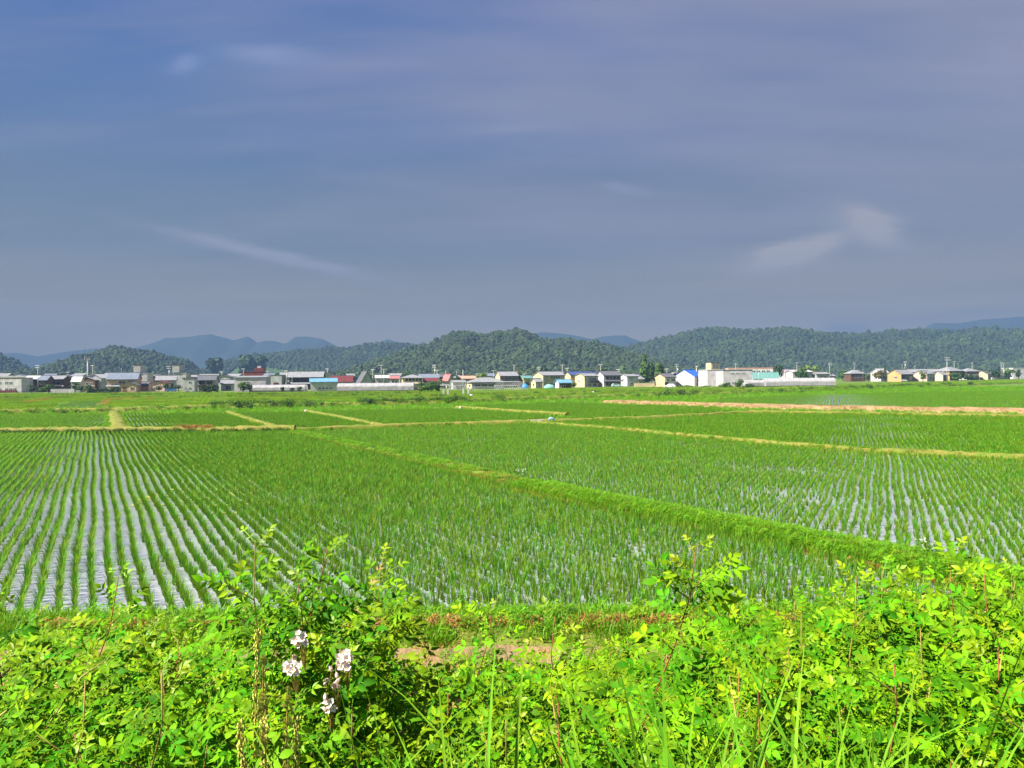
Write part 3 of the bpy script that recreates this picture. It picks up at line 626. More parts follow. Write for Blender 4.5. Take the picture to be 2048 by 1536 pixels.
    if porch:
        u0, u1, v, pd, pm = porch; P = MB(); X0, X1 = -a + u0 * w, -a + u1 * w; z = v * he
        P.prism([(-b - pd, z - pd * .35), (-b - .004, z), (-b - .004, z + .14), (-b - pd, z - pd * .35 + .14)], 'x', X0, X1); P.build('porch_roof', pm, root)
        if pd > 1.3:
            for X in (X0 + .2, X1 - .2):
                q = MB(); q.box(X - .08, X + .08, -b - pd + .15, -b - pd + .31, .05, z - pd * .35); q.build('post', m_trim, root)
    if band:
        v0, v1, bm = band; q = MB(); q.box(-a + .02, a - .02, -b - .03, -b - .003, v0 * he, v1 * he); q.build('wall_band', bm, root)
    root['w'] = w; return root, w, dep, he, hr
def addpart(root, name, m, *boxes, parent=None):
    q = MB()
    for b in boxes: q.box(*b)
    return q.build(name, m, parent or root)

H = house
# ---- left group
h, w, dp, he, hr = H('workshop_house', 'long white two storey block with maroon eave at the left edge of the village', -22, 55, 785, 756.5, 755.2, 'flat', 4, 9, 'white', 'maroon', rows=[(1, .36, .47, .60, .76), (2, .56, .78, .60, .76), (1, .36, .47, .14, .32), (3, .56, .88, .14, .32), (2, .05, .26, .60, .76)], cat='building')
addpart(h, 'red_panel', MR['maroon'], (w * -.1, w * .38, -dp / 2 - .5, -dp / 2 - .05, .05, he * .17))
H('long_house', 'pale flat roofed building behind the white block at far left', -30, 82, 0, 755, 751.5, 'flat', 4, 9, 'palegrey', 'whiteR', d=370, cat='building')
H('dark_house', 'small dark house with pale roof behind the utility pole at left', 56, 84, 0, 758, 751.5, 'gx', 8, 8, 'dark', 'whiteR', rows=[(2, .2, .8, .55, .8)], d=345)
H('grey_house', 'dark fronted house with a round pale sign left of the brown balcony house', 81, 104, 0, 760, 751.5, 'gx', 10, 8, 'brown', 'slate', rows=[(2, .15, .85, .6, .82), (1, .1, .5, .1, .35)], d=340)
H('balcony_house', 'dark brown two storey house with broad upper window and grey roof at left', 101, 137, 783, 758, 751.5, 'gx', 10, 9, 'brown', 'greyR', rows=[(1, .2, .85, .55, .82), (3, .15, .9, .08, .33)], porch=(-.05, 1.05, .47, 1.4, MR['greyR']), fm=m_frame)
H('gable_house', 'low white house with pale roof left of the brown gable house', 143, 170, 0, 763, 753, 'gx', 16, 8, 'white', 'whiteR', rows=[(1, .1, .5, .35, .65)], d=330)
H('brown_gable_house', 'brown house with broad pale gable and three small windows', 165, 203, 782, 760, 754, 'gy', -4, 8, 'brown', 'greyR', rows=[(1, .18, .4, .55, .8), (1, .45, .6, .55, .8), (1, .65, .85, .55, .8)], band=(.45, .52, MW['palegrey']))
H('pale_gable_house', 'pale house with a plain gable behind the brown gable house', 183, 213, 0, 755.5, 747.5, 'gy', 0, 9, 'palegrey', 'whiteR', rows=[(1, .3, .45, .7, .8)], d=360)
h, w, dp, he, hr = H('farmhouse', 'two storey farmhouse with sunlit orange walls and slate blue tiled roof at left', 215, 283, 783, 758, 745.5, 'gx', 16, 10, 'tan', 'slate', rows=[(2, .35, .95, .62, .85), (1, .18, .42, .08, .36)], side='orange', porch=(-.02, .62, .52, 1.7, MR['greyR']), left=[(.4, .6, .6, .8)])
H('porch_wing', 'low tan wing with a gable porch before the orange farmhouse', 245, 277, 784, 770, 763.5, 'gy', 8, 4, 'tan', 'dgrey', rows=[(1, .6, .86, .25, .75)], door=(.2, 1.4, 2.0, m_door), cat='porch')
H('side_shed', 'small tan shed with dark roof on the right of the orange farmhouse', 277, 302, 782, 769.5, 764, 'gx', 12, 5, 'tan', 'dgrey', rows=[(1, .1, .45, .45, .75)], cat='shed')
for i, (tx0, tx1, bx0, bx1, lb) in enumerate([(274, 288, 281, 302, 'white concrete stair tower block behind the orange farmhouse'), (350.5, 365, 350, 379, 'second white concrete tower block right of the first one')]):
    h, w, dp, he, hr = H('tower_block', lb, bx0, bx1, 0, 747, 746, 'flat', 6, 8, 'palegrey', 'whiteR', d=385, cat='building', group='white tower blocks')
    s = 385 / FPX; cx = ((tx0 + tx1) / 2 - (bx0 + bx1) / 2) * s; tw = (tx1 - tx0) * s / 2 * .93; zt = ztop(tx0, 729, 385)
    addpart(h, 'stair_tower', MW['palegrey'], (cx - tw, cx + tw, -dp / 2 - .4, dp / 2 - 2, he + .5, zt)); addpart(h, 'tower_roof', m_trim, (cx - tw - .25, cx + tw + .25, -dp / 2 - .6, dp / 2 - 1.8, zt + .003, zt + .3))
H('white_gable_house', 'white gabled house with grey roof below the second tower', 309, 357, 0, 760, 751.5, 'gx', 20, 8, 'white', 'greyR', rows=[(1, .6, .9, .35, .7)], d=345)
H('red_eave_house', 'low house with a dark red gable roof left of the clipped hedge trees', 305, 339, 0, 766, 762, 'gy', 5, 6, 'pinkw', 'maroon', d=335)
H('tall_white_house', 'tall narrow white house with two small windows right of the hedge trees', 366, 395, 783, 757.5, 755.5, 'flat', 12, 7, 'white', 'dgrey', rows=[(1, .5, .72, .66, .8), (1, .5, .72, .2, .34)], left=[(.3, .5, .6, .8)])
H('wide_house', 'wide two storey house with white gable band and dark upper windows', 393, 438, 782, 760, 751.5, 'gx', 12, 9, 'palegrey', 'dgrey', rows=[(2, .1, .9, .62, .92), (3, .1, .9, .12, .4)], balcony=(.05, .95, .44, .56, MW['brown']), fm=m_dframe)
H('low_shed', 'low white shed with open dark front left of the large workshop', 438, 472, 781, 767, 760.5, 'gx', 18, 7, 'white', 'greyR', rows=[(1, .35, .8, .1, .75)], cat='shed')
h, w, dp, he, hr = H('workshop', 'large pale grey workshop with two small windows high on its front', 471, 541, 783, 755, 752, 'shed', 8, 12, 'palegrey', 'greyR', rows=[(2, .24, .50, .58, .72)], cat='workshop', ov=.3)
H('grey_store', 'plain grey square store with a small red sign on its wall', 539, 569, 0, 750.5, 749.5, 'flat', 6, 9, 'grey', 'dgrey', d=345, cat='store')
h = [o for o in bpy.data.objects if o.name == 'grey_store'][0]; addpart(h, 'sign_board', MR['red'], (-.6, 1.4, -4.65, -4.52, 2.2, 3.2))
h, w, dp, he, hr = H('brick_building', 'dark red brick building with a roof tower and white tank', 484, 532, 0, 744, 743, 'flat', 8, 10, 'brick', 'maroon', rows=[(5, .05, .95, .62, .74)], d=430, cat='building', fm=m_dframe)
s = 430 / FPX; zt = ztop(520, 735.5, 430)
addpart(h, 'roof_tower', MW['brick'], (w * .08, w * .49, -4, 4, he + .25, zt)); addpart(h, 'water_tank', MW['white'], (w * .17, w * .33, -1, 1.4, zt + .003, zt + 1.2))
H('old_town_house', 'big old two storey house with wide grey roof and dark timber front', 578, 650, 0, 753, 743.5, 'gx', 8, 10, 'dark', 'greyR', rows=[(6, .06, .94, .62, .86), (4, .1, .9, .15, .4)], d=350, porch=(-.06, 1.06, .55, 2.0, MR['greyR']), fm=m_dframe, ov=1.0)
H('blue_roof_store', 'white store with a pale blue roof between the two vinyl tunnels', 616, 678, 782, 763.5, 757.5, 'gx', 14, 8, 'white', 'ltblue', rows=[(4, .28, .84, .22, .42)], cat='store', trim=False)
H('red_roof_house', 'long house with dark red roof behind the blue roofed store', 661, 708, 0, 763, 752, 'gx', 4, 9, 'palegrey', 'red', d=350)
H('grey_gable_house', 'grey house with curved pale gable left of the dark red roof', 645, 676, 0, 754, 743, 'gy', 8, 9, 'grey', 'dgrey', d=380)
h, w, dp, he, hr = H('temple_hall', 'steep dark gabled hall like a temple with a broad front window', 708, 752, 0, 765, 742.5, 'gy', 22, 9, 'grey', 'dgrey', rows=[(1, .3, .75, .38, .62)], d=340, ov=1.2, cat='hall', fm=m_dframe)
H('pale_house', 'small pale house between the steep hall and the pink roof', 748, 783, 0, 756, 750.5, 'gx', 10, 8, 'palegrey', 'whiteR', rows=[(2, .2, .8, .5, .7)], d=380)
H('pink_roof_house', 'blue grey house with a bright pink roof left of the yellow house', 778, 801, 0, 757, 752, 'gx', 8, 7, 'bluegrey', 'pinkR', rows=[(2, .1, .9, .5, .8)], d=350)
H('yellow_house', 'yellow walled house with grey hip roof and a row of upper windows', 799, 849, 0, 755.5, 748.5, 'hip', 12, 9, 'beige', 'greyR', rows=[(5, .12, .95, .70, .93)], side='yellow', d=345, porch=(-.03, 1.03, .55, 1.2, MW['beige']), left=[(.5, .65, .6, .85)], fm=m_dframe)
H('slate_roof_house', 'long slate roofed house behind the yellow house', 836, 880, 0, 756, 748, 'gx', 6, 9, 'grey', 'slate', d=400)
H('maroon_roof_house', 'low house with dark maroon roof right of the yellow house', 847, 877, 0, 762, 757, 'gx', 0, 7, 'white', 'maroon', rows=[(2, .2, .8, .4, .7)], d=350)
H('pink_gable_house', 'small white house with steep pink gable roof behind the sluice gate', 884, 907, 0, 759, 749, 'gy', 24, 8, 'white', 'pinkR', d=350, trim=False)
H('salmon_roof_house', 'low house with salmon roof left of the beige hip roofed house', 920, 952, 0, 757, 752, 'gx', 6, 8, 'tan', 'salmon', d=375)
H('white_hut', 'low pale garden hut behind the bare greenhouse frame', 901, 932, 780, 764, 761, 'gx', 10, 5, 'palegrey', 'greyR', rows=[(2, .2, .9, .3, .65)], cat='hut')
H('hip_roof_house', 'beige single storey house with broad grey hip roof in the middle', 932, 1009, 779, 764, 754.5, 'hip', 14, 9, 'palegrey', 'greyR', rows=[(4, .08, .92, .40, .74)], left=[(.3, .6, .35, .7)], side='cream', porch=(.3, .6, .85, .8, MR['dgrey']))
H('two_storey_house', 'two storey house with sunlit cream side wall and white framed balcony windows', 990, 1037, 775, 751.5, 743.5, 'gx', 14, 9, 'dark', 'greyR', rows=[(2, .08, .42, .68, .88), (1, .46, .66, .64, .90), (1, .7, .97, .68, .88), (3, .1, .9, .15, .36)], side='cream', porch=(-.05, 1.05, .56, 1.6, MR['dgrey']), left=[(.3, .5, .65, .8)])
H('teal_roof_house', 'cream house with pale teal roof behind the blue tarp', 1036, 1066, 0, 756.5, 751.5, 'gx', 16, 8, 'cream', 'teal', rows=[(1, .5, .8, .6, .8)], left=[(.3, .5, .4, .6)], d=350)
h, w, dp, he, hr = H('beige_house', 'large beige two storey house with sunlit cream gable end in the middle', 1066, 1129, 776, 750.5, 743.5, 'gx', 24, 9, 'beige', 'greyR', rows=[(4, .35, .8, .74, .92), (3, .25, .9, .1, .4)], side='cream', left=[(.4, .55, .7, .85)])
H('front_annex', 'low cream annex with grey roof on the left front of the large beige house', 1062, 1086, 777, 763, 757.5, 'gx', 24, 4, 'beige', 'greyR', side='cream', rows=[(1, .3, .6, .3, .6)], left=[(.3, .6, .35, .7)], cat='annex')
H('blue_roof_shed', 'small shed with a sky blue roof before the large beige house', 1110, 1143, 777, 765, 760, 'gx', 14, 5, 'brown', 'ltblue', side='white', rows=[(1, .15, .5, .1, .6)], cat='shed', trim=False)
H('navy_roof_house', 'house with dark blue roof right of the large beige house', 1130, 1187, 0, 749.5, 743.5, 'gx', 12, 9, 'tan', 'navy', d=350, side='cream')
H('cream_gable_house', 'cream house with bright gable end and pale roof right of the blue roofed shed', 1150, 1196, 774, 752, 747, 'gx', 26, 8, 'grey', 'greyR', rows=[(1, .35, .9, .58, .85), (2, .2, .9, .1, .35)], side='cream', left=[(.5, .66, .45, .65)], balcony=(.3, .98, .42, .54, MW['dark']))
H('timber_house', 'two storey house with white end wall and dark timber upper floor', 1193, 1241, 773, 750.5, 742.5, 'gx', 16, 9, 'palegrey', 'dgrey', rows=[(4, .1, .95, .66, .9), (4, .08, .95, .12, .42)], side='white', porch=(-.05, 1.05, .56, 1.5, MR['dgrey']), fm=m_dframe)
H('white_bungalow', 'white house with pale grey roof right of the timber house', 1239, 1275, 772, 752.5, 748.5, 'gx', 20, 8, 'white', 'greyR', rows=[(2, .2, .9, .15, .35)], left=[(.4, .6, .55, .75)])
H('orange_cottage', 'little sunlit orange cottage behind the cream garden wall', 1265, 1287, 771, 758, 753, 'gx', 16, 6, 'tan', 'greyR', side='orange', rows=[(2, .2, .9, .35, .7)], cat='cottage')
h, w, dp, he, hr = H('garage_house', 'grey roofed house with sunlit peach side wall and dark garage opening', 1310, 1350, 773, 754, 747, 'gx', 24, 8, 'white', 'dgrey', rows=[(1, .55, .95, .52, .85), (1, .1, .4, .55, .8), (2, .2, .95, .12, .34)], side='tan', door=(.12, 1.8, 2.0, m_trim))
# ---- big sheds
h, w, dp, he, hr = H('warehouse', 'white gabled warehouse with bright blue roof', 1350, 1405, 772.5, 753, 739.8, 'gx', 40, 10.5, 'white', 'blueR', side='white', rows=[(2, .12, .92, .16, .32)], cat='warehouse', trim=False, ov=.25)
addpart(h, 'wall_seam', m_trim, (-w / 2 - .07, -w / 2 - .043, -dp / 2 + .3, dp / 2 - .3, he * .62, he * .65))
h, w, dp, he, hr = H('tall_factory', 'plain tall white factory block beside the blue roofed warehouse', 1404, 1438, 773, 740, 739.3, 'flat', 2, 14, 'palegrey', 'whiteR', cat='factory')
h, w, dp, he, hr = H('long_factory', 'long white factory with small dark windows in two rows', 1437, 1498, 773.5, 740.8, 739.4, 'flat', -3, 14, 'palegrey', 'dgrey', rows=[(3, .22, .78, .78, .87), (4, .03, .98, .18, .30)], cat='factory')
h, w, dp, he, hr = H('louver_tower', 'cream roof tower with two louvered openings above the white factory', 1414, 1438, 0, 726, 724.8, 'flat', 14, 6, 'tan', 'dgrey', d=420, side='cream', rows=[(1, .12, .88, .86, .92), (1, .12, .88, .78, .84)], cat='tower')
h, w, dp, he, hr = H('school', 'long school with dark window bands behind the white factory', 1452, 1543, 0, 737.5, 735.5, 'flat', -6, 12, 'white', 'salmon', d=460, rows=[(5, .4, .95, .76, .88), (5, .4, .95, .55, .66)], cat='school')
H('teal_hall', 'hall with pale turquoise roof above the vinyl tunnel', 1502, 1558, 0, 757, 745.5, 'gx', -10, 10, 'palegrey', 'teal', d=400, cat='hall', trim=False)
H('purple_roof_house', 'low house with dusky purple roof left of the tall pole', 1561, 1598, 0, 745.5, 739, 'gx', 6, 9, 'palegrey', 'purple', d=470)
# ---- right group
H('hip_roof_cottage', 'cottage with dark hip roof half hidden by trees at right', 1692, 1726, 0, 747, 739.5, 'hip', 8, 8, 'brown', 'greyR', d=520, rows=[(2, .2, .8, .5, .75)])
H('white_barn', 'white barn with pale roof behind the bronze leaved tree', 1743, 1776, 0, 745, 737.5, 'gx', 30, 8, 'white', 'whiteR', d=520, cat='barn', trim=False)
H('sunlit_wall_house', 'house with sunlit burnt orange wall and grey roof beside the bronze tree', 1776, 1826, 763, 748, 739.5, 'gx', 30, 9, 'dark', 'greyR', rows=[(2, .3, .95, .15, .75)], side='orange', left=[(.3, .5, .4, .7)])
H('grey_ridge_house', 'long low house with pale grey roof behind the peach houses', 1800, 1880, 0, 744, 738.5, 'gx', 4, 9, 'grey', 'greyR', d=570)
H('peach_house', 'peach walled house with pale grey roof and green shrub at its corner', 1824, 1870, 762.5, 747.5, 742, 'gx', 38, 9, 'grey', 'greyR', rows=[(2, .3, .95, .2, .55)], side='pinkw', left=[(.3, .45, .4, .6)])
H('small_pink_house', 'small pink walled house left of the tall hip roofed house', 1867, 1893, 762, 749.5, 743, 'gx', 30, 7, 'brown', 'greyR', side='pinkw', rows=[(1, .3, .8, .3, .7)])
H('tall_hip_house', 'tallest house at right with sunlit orange wall under a wide hip roof', 1873, 1923, 0, 742, 733.5, 'hip', 24, 11, 'brown', 'greyR', d=540, side='orange', rows=[(2, .3, .9, .6, .85)], left=[(.35, .6, .6, .8)], ov=1.0)
H('dark_two_storey', 'dark two storey house right of the tall hip roofed house', 1921, 1952, 0, 742.5, 736, 'hip', 10, 9, 'dark', 'greyR', rows=[(3, .1, .9, .72, .88), (3, .1, .9, .3, .5)], d=540, balcony=(.05, .95, .55, .64, MW['beige']))
H('cream_end_house', 'sunlit cream gabled house at the right end of the village', 1951, 1981, 760, 748, 741.5, 'gx', 42, 8, 'palegrey', 'dgrey', side='cream', rows=[(1, .3, .8, .3, .6)], left=[(.35, .6, .25, .5)])
H('white_depot', 'white depot with flat roof at the right edge behind the blue tunnel', 2012, 2090, 0, 737, 735.5, 'flat', 4, 12, 'white', 'whiteR', d=580, rows=[(3, .1, .6, .5, .6)], cat='depot')
H('low_house', 'low pale house behind the trees left of the blue tunnel', 1985, 2016, 0, 752, 746.5, 'gx', 8, 7, 'palegrey', 'dgrey', d=560)
# distant roofs between the trees
for (x0, x1, ye, yr, rc, wl, lb) in [(1180, 1210, 748, 744, 'navy', 'white', 'far navy roof peeping out behind the timber house'), (1575, 1620, 744, 740.5, 'whiteR', 'palegrey', 'far pale roofs right of the purple roof'), (1622, 1655, 748, 744.5, 'greyR', 'palegrey', 'far grey roof behind the end of the long vinyl tunnel'), (950, 990, 752, 747, 'slate', 'grey', 'far slate roof left of the cream sided two storey house'), (400, 440, 752, 748.5, 'greyR', 'palegrey', 'far grey roof behind the wide house'), (560, 584, 750, 745, 'greyR', 'palegrey', 'far grey roof left of the big old house'), (1283, 1312, 752, 746, 'pinkR', 'white', 'far pink roof behind the garden pine')]:
    H('far_house', lb, x0, x1, 0, ye, yr, 'gx', 8, 8, wl, rc, d=430, rows=[(2, .2, .8, .5, .75)])

# second and third rows of houses, seen between and above the nearer ones
BACK = [(-10, 24, 752, 747, 'greyR', 'grey', 'grey roofed house behind the white block at far left'), (30, 58, 753, 748, 'dgrey', 'brown', 'dark roofed house left of the far left pole'), (88, 118, 752, 747.5, 'slate', 'brown', 'slate roofed house above the dark fronted house with the round sign'), (116, 146, 753, 748, 'dgrey', 'dark', 'dark roof above the brown balcony house'), (150, 178, 751.5, 747, 'greyR', 'palegrey', 'grey roofed house under the antenna mast'), (205, 232, 751, 746.5, 'greyR', 'grey', 'grey roof left behind the orange farmhouse'), (300, 330, 752, 748, 'dgrey', 'brown', 'dark roof between the two white towers'), (378, 404, 754, 750, 'greyR', 'brown', 'brown walled house right of the second white tower'),
        (436, 466, 754, 750, 'dgrey', 'grey', 'dark roofed house above the low white shed'), (455, 486, 752.5, 748, 'greyR', 'brown', 'brown house left of the red brick building'), (528, 552, 751, 747, 'slate', 'grey', 'slate roof between the brick building and the grey store'), (640, 668, 755, 750, 'dgrey', 'brown', 'brown house at the right end of the big old house'), (688, 712, 752, 747.5, 'greyR', 'grey', 'grey roof above the long dark red roof'), (752, 778, 753.5, 748.5, 'dgrey', 'beige', 'dark roofed beige house right of the steep hall'), (778, 806, 752, 747, 'greyR', 'grey', 'grey roof above the pink roof'), (870, 892, 753.5, 749, 'dgrey', 'brown', 'brown house left of the steep pink gable'), (905, 930, 755, 750, 'greyR', 'palegrey', 'pale house right of the steep pink gable'),
        (1008, 1030, 751, 747, 'dgrey', 'brown', 'brown house behind the two storey house with the white framed balcony'), (1042, 1068, 751, 746.5, 'greyR', 'grey', 'grey roof behind the teal roofed house'), (1100, 1128, 748, 744, 'slate', 'grey', 'slate roof above the large beige house'), (1186, 1204, 751.5, 747, 'dgrey', 'brown', 'brown house between the cream gable and the timber house'), (1222, 1250, 750, 745.5, 'greyR', 'brown', 'grey roofed brown house right behind the timber house'), (1268, 1296, 752, 747.5, 'dgrey', 'grey', 'dark roofed house above the orange cottage'), (1336, 1362, 750, 745, 'greyR', 'brown', 'brown house between the garage house and the warehouse'), (1598, 1634, 749.5, 745.5, 'dgrey', 'beige', 'dark roofed beige house above the long vinyl tunnel'), (1636, 1668, 752, 748, 'greyR', 'brown', 'grey roofed house beyond the right end of the long tunnel'), (1726, 1750, 749, 745, 'dgrey', 'brown', 'dark roofed house left of the white barn'), (1852, 1880, 744.5, 740, 'slate', 'brown', 'slate roof above the small pink house'), (1944, 1968, 746, 741.5, 'greyR', 'brown', 'grey roof left behind the cream end house'), (1975, 2004, 748, 744, 'dgrey', 'grey', 'dark roof right of the cream end house')]
for i, (x0, x1, ye, yr, rc, wl, lb) in enumerate(BACK):
    H('far_house', lb, x0, x1, 0, ye, yr, ('gx', 'hip', 'gx', 'gy', 'gx')[i % 5], (8, -12, 20, 4, -6)[i % 5], 8, wl, rc, d=(395 if x0 < 1560 else 600) + 12 * (i % 4), rows=[(3, .1, .9, .55, .8)], fm=m_dframe)
# ---- vinyl tunnels
m_vinyl = mat('vinyl_sheet', (.46, .45, .48), .35, var=.08, nscale=.8, trans=.25, bump=.1, bscale=3)
m_bluev = mat('blue_sheet', (.05, .13, .50), .4, var=.15, nscale=.8)
def tunnel(label, x0, x1, yb, yt, yaw, wid, m=m_vinyl, d=None, hoop=1.8, skirt=True):
    xc = (x0 + x1) / 2; d = d or 3.9 * FPX / (yb - hor(xc)); sc = d / FPX; ya = R(yaw)
    ln = ((x1 - x0) * sc - wid * abs(math.sin(ya))) / math.cos(ya); hh = ztop(xc, yt, d) + .1
    root = empty('vinyl_tunnel', AT(xc, d + wid / 2, -.1), ya, label, 'greenhouse', 'vinyl tunnels at the village edge'); n = 14
    arc = [(-wid / 2, 0)] + [(-wid / 2 * math.cos(math.pi * i / n), .55 * hh + .45 * hh * math.sin(math.pi * i / n)) for i in range(n + 1)] + [(wid / 2, 0)]
    V = []; F = []; nx = max(2, int(ln / 1.2)); na = len(arc); r = random.Random(int(x0))
    for i in range(nx + 1):
        X = -ln / 2 + ln * i / nx
        for k, (y, z) in enumerate(arc): V.append((X, y * (1 + r.uniform(-.012, .012)), z * (1 + r.uniform(-.012, .012))))
    for i in range(nx):
        for k in range(na - 1): F.append((i * na + k, (i + 1) * na + k, (i + 1) * na + k + 1, i * na + k + 1))
    mesh_obj('cover', V, F, m, root)
    for sgn in (-1, 1):
        e = MB(); e.prism(arc, 'x', sgn * ln / 2, sgn * (ln / 2 + .05)); ew = e.build('end_wall', m, root)
        q = MB(); q.box(*( (sgn * (ln / 2 + .053), sgn * (ln / 2 + .09)) if sgn > 0 else (-(ln / 2 + .09), -(ln / 2 + .053)) ), -.8, .8, .1, 1.9); q.build('door', m_shut, root)
    nh = max(3, int(ln / hoop)); hm = None
    for i in range(nh + 1):
        if hm is None:
            q = MB(); q.tube([(0, y * 1.012, z * 1.012) for y, z in arc], [.022] * na, 4); o = q.build('hoop', m_steel, root); hm = o.data
        else: o = put('hoop', hm, root)
        o.location.x = -ln / 2 + ln * i / nh
    if skirt: addpart(root, 'base_board', m_trim, (-ln / 2, ln / 2, -wid / 2 - .04, -wid / 2 - .022, .02, .5))
    return root
tunnel('white vinyl tunnel before the large grey workshop', 503, 613, 783, 769.5, 3, 5.4)
tunnel('long low white vinyl tunnel running right from the blue roofed store', 676, 829, 783, 766, 3, 5.4)
tunnel('short pale vinyl tunnel with rounded end before the white factory', 1487, 1545, 774, 760, 8, 5.0)
tunnel('long pale vinyl tunnel at right of the white factory', 1528, 1666, 773.5, 756, -4, 6.0)
tunnel('bright blue sheeted tunnel at the right edge', 2002, 2110, 757.5, 746.5, 2, 6.0, m_bluev)

# ---- sluice gate, posts and frames at the canal
def sluice():
    d = 195; root = empty('sluice_gate', AT(891, d, 0), R(6), 'white concrete sluice gate on two legs beside the canal', 'sluice gate'); s = d / FPX
    for k in (-1, 1): addpart(root, 'leg', MW['white'], (k * 4.3 * s - .22, k * 4.3 * s + .22, -.3, .3, -.1, 2.3))
    addpart(root, 'deck', MW['white'], (-1.35, 1.35, -.5, .5, 2.303, 2.55)); addpart(root, 'gate_housing', MW['palegrey'], (-.8, .8, -.35, .35, 2.553, 3.25)); addpart(root, 'cap', m_trim, (-1.0, 1.0, -.5, .5, 3.253, 3.4))
    addpart(root, 'handrail', m_steel, (-1.3, -1.26, -.48, -.44, 2.553, 3.4), (1.26, 1.3, -.48, -.44, 2.553, 3.4), (-1.26, 1.26, -.48, -.44, 3.36, 3.4))
sluice()
for x, yt, lb in [(926.5, 776, 'square white concrete post at the foot of the thin pole near the canal'), (936.5, 776.5, 'second white concrete post right of the thin pole, with a stone block')]:
    d = 195; root = empty('gate_post', AT(x, d, 0), 0, lb, 'post', 'white posts by the canal'); q = MB(); q.box(-.22, .22, -.22, .22, -.1, ztop(x, yt, d)); q.build('shaft', MW['white'], root); addpart(root, 'cap', m_conc, (-.27, .27, -.27, .27, ztop(x, yt, d) + .003, ztop(x, yt, d) + .1))
for x, y, sx, sz, lb in [(943, 793, .9, .35, 'pale stone block beside the right white post'), (921, 819, .4, .22, 'white boundary stone at the end of the middle bund'), (612, 825, .38, .2, 'white boundary stone at the top of the left yellow bund'), (1187, 786, .5, .3, 'white stone on the far field bund')]:
    p = G(x, y); r = random.Random(x); q = MB(); n = 8
    ring = lambda z, k: [(math.cos(i * 6.283 / n) * sx / 2 * k * r.uniform(.85, 1.1), math.sin(i * 6.283 / n) * sx / 3 * k * r.uniform(.85, 1.1), z) for i in range(n)]
    V = ring(-.1, 1) + ring(sz * .6, .95) + ring(sz, .6); F = [(j * n + i, j * n + (i + 1) % n, (j + 1) * n + (i + 1) % n, (j + 1) * n + i) for j in range(2) for i in range(n)] + [tuple(range(2 * n, 3 * n))]
    q.add(V, F); o = q.build('boundary_stone', MW['white'], loc=(p.x, p.y, .15)); tag(o, lb, 'stone', 'pale stones on the bunds')
# concrete outlet box at the junction of the bunds, with a pale sack
p = G(1076, 847); root = empty('outlet_box', (p.x, p.y, 0), R(-8), 'low concrete water outlet where the bunds meet', 'outlet'); root.scale = (.75, .75, .75)
addpart(root, 'side_wall', m_conc, (-.85, .6, -.35, -.27, -.1, .42)); addpart(root, 'side_wall', m_conc, (-.85, .6, .27, .35, -.1, .42)); addpart(root, 'end_wall', m_conc, (-.85, -.77, -.267, .267, -.1, .42)); addpart(root, 'sluice_board', m_door, (.5, .55, -.267, .267, -.1, .38))
q = MB(); q.tube([(0, 0, 0), (.12, 0, .16), (.34, 0, .2), (.5, 0, .1), (.56, 0, 0)], [.03, .10, .11, .09, .03], 7); tag(q.build('feed_sack', mat('sack_blue', (.25, .40, .55), .6), loc=(p.x + .85, p.y - .2, .25), smooth=True), 'pale blue sack lying beside the concrete outlet', 'sack')
# bare greenhouse frame of leaning hoops
def hoopframe(label, x0, x1, yb, yt, n, lean, cat='greenhouse frame'):
    xc = (x0 + x1) / 2; d = 3.9 * FPX / (yb - hor(xc)); s = d / FPX; ln = (x1 - x0) * s; hh = ztop(xc, yt, d); root = empty('greenhouse_frame', AT(xc, d, -.05), 0, label, cat); me = None
    for i in range(n):
        if me is None:
            q = MB(); wdt = 4.5; q.tube([(lean * math.sin(math.pi * k / 10), -wdt / 2 * math.cos(math.pi * k / 10), hh * (math.sin(math.pi * k / 10) ** .6)) for k in range(11)], [.035] * 11, 4); o = q.build('hoop', m_steel, root); me = o.data
        else: o = put('hoop', me, root)
        o.location.x = -ln / 2 + ln * i / (n - 1)
    for y, z in ((-2.1, hh * .55), (0, hh), (2.1, hh * .55)):
        q = MB(); q.tube([(-ln / 2, y, z), (ln / 2, y, z)], [.03, .03], 4); q.build('purlin', m_steel, root)
hoopframe('bare greenhouse frame of leaning steel hoops before the hip roofed house', 988, 1040, 780, 762.5, 14, 1.6)
hoopframe('second bare hoop frame left of the beige house, beside the sluice', 898, 932, 781, 764, 9, .8)
# trellis of thin posts
d = 235; root = empty('vine_trellis', AT(997, d, 0), R(-2), 'row of thin trellis posts with wires before the hip roofed house', 'trellis'); q = MB(); q.box(-.05, .05, -.05, .05, -.1, 1.7); pm = None; s = d / FPX
for i in range(24):
    if pm is None: o = q.build('post', m_conc, root); pm = o.data
    else: o = put('post', pm, root)
    o.location.x = (-58 + 116 * i / 23) * s
for z in (.7, 1.2, 1.66): addpart(root, 'wire', m_steel, (-58 * s, 58 * s, -.085, -.055, z - .015, z + .015))
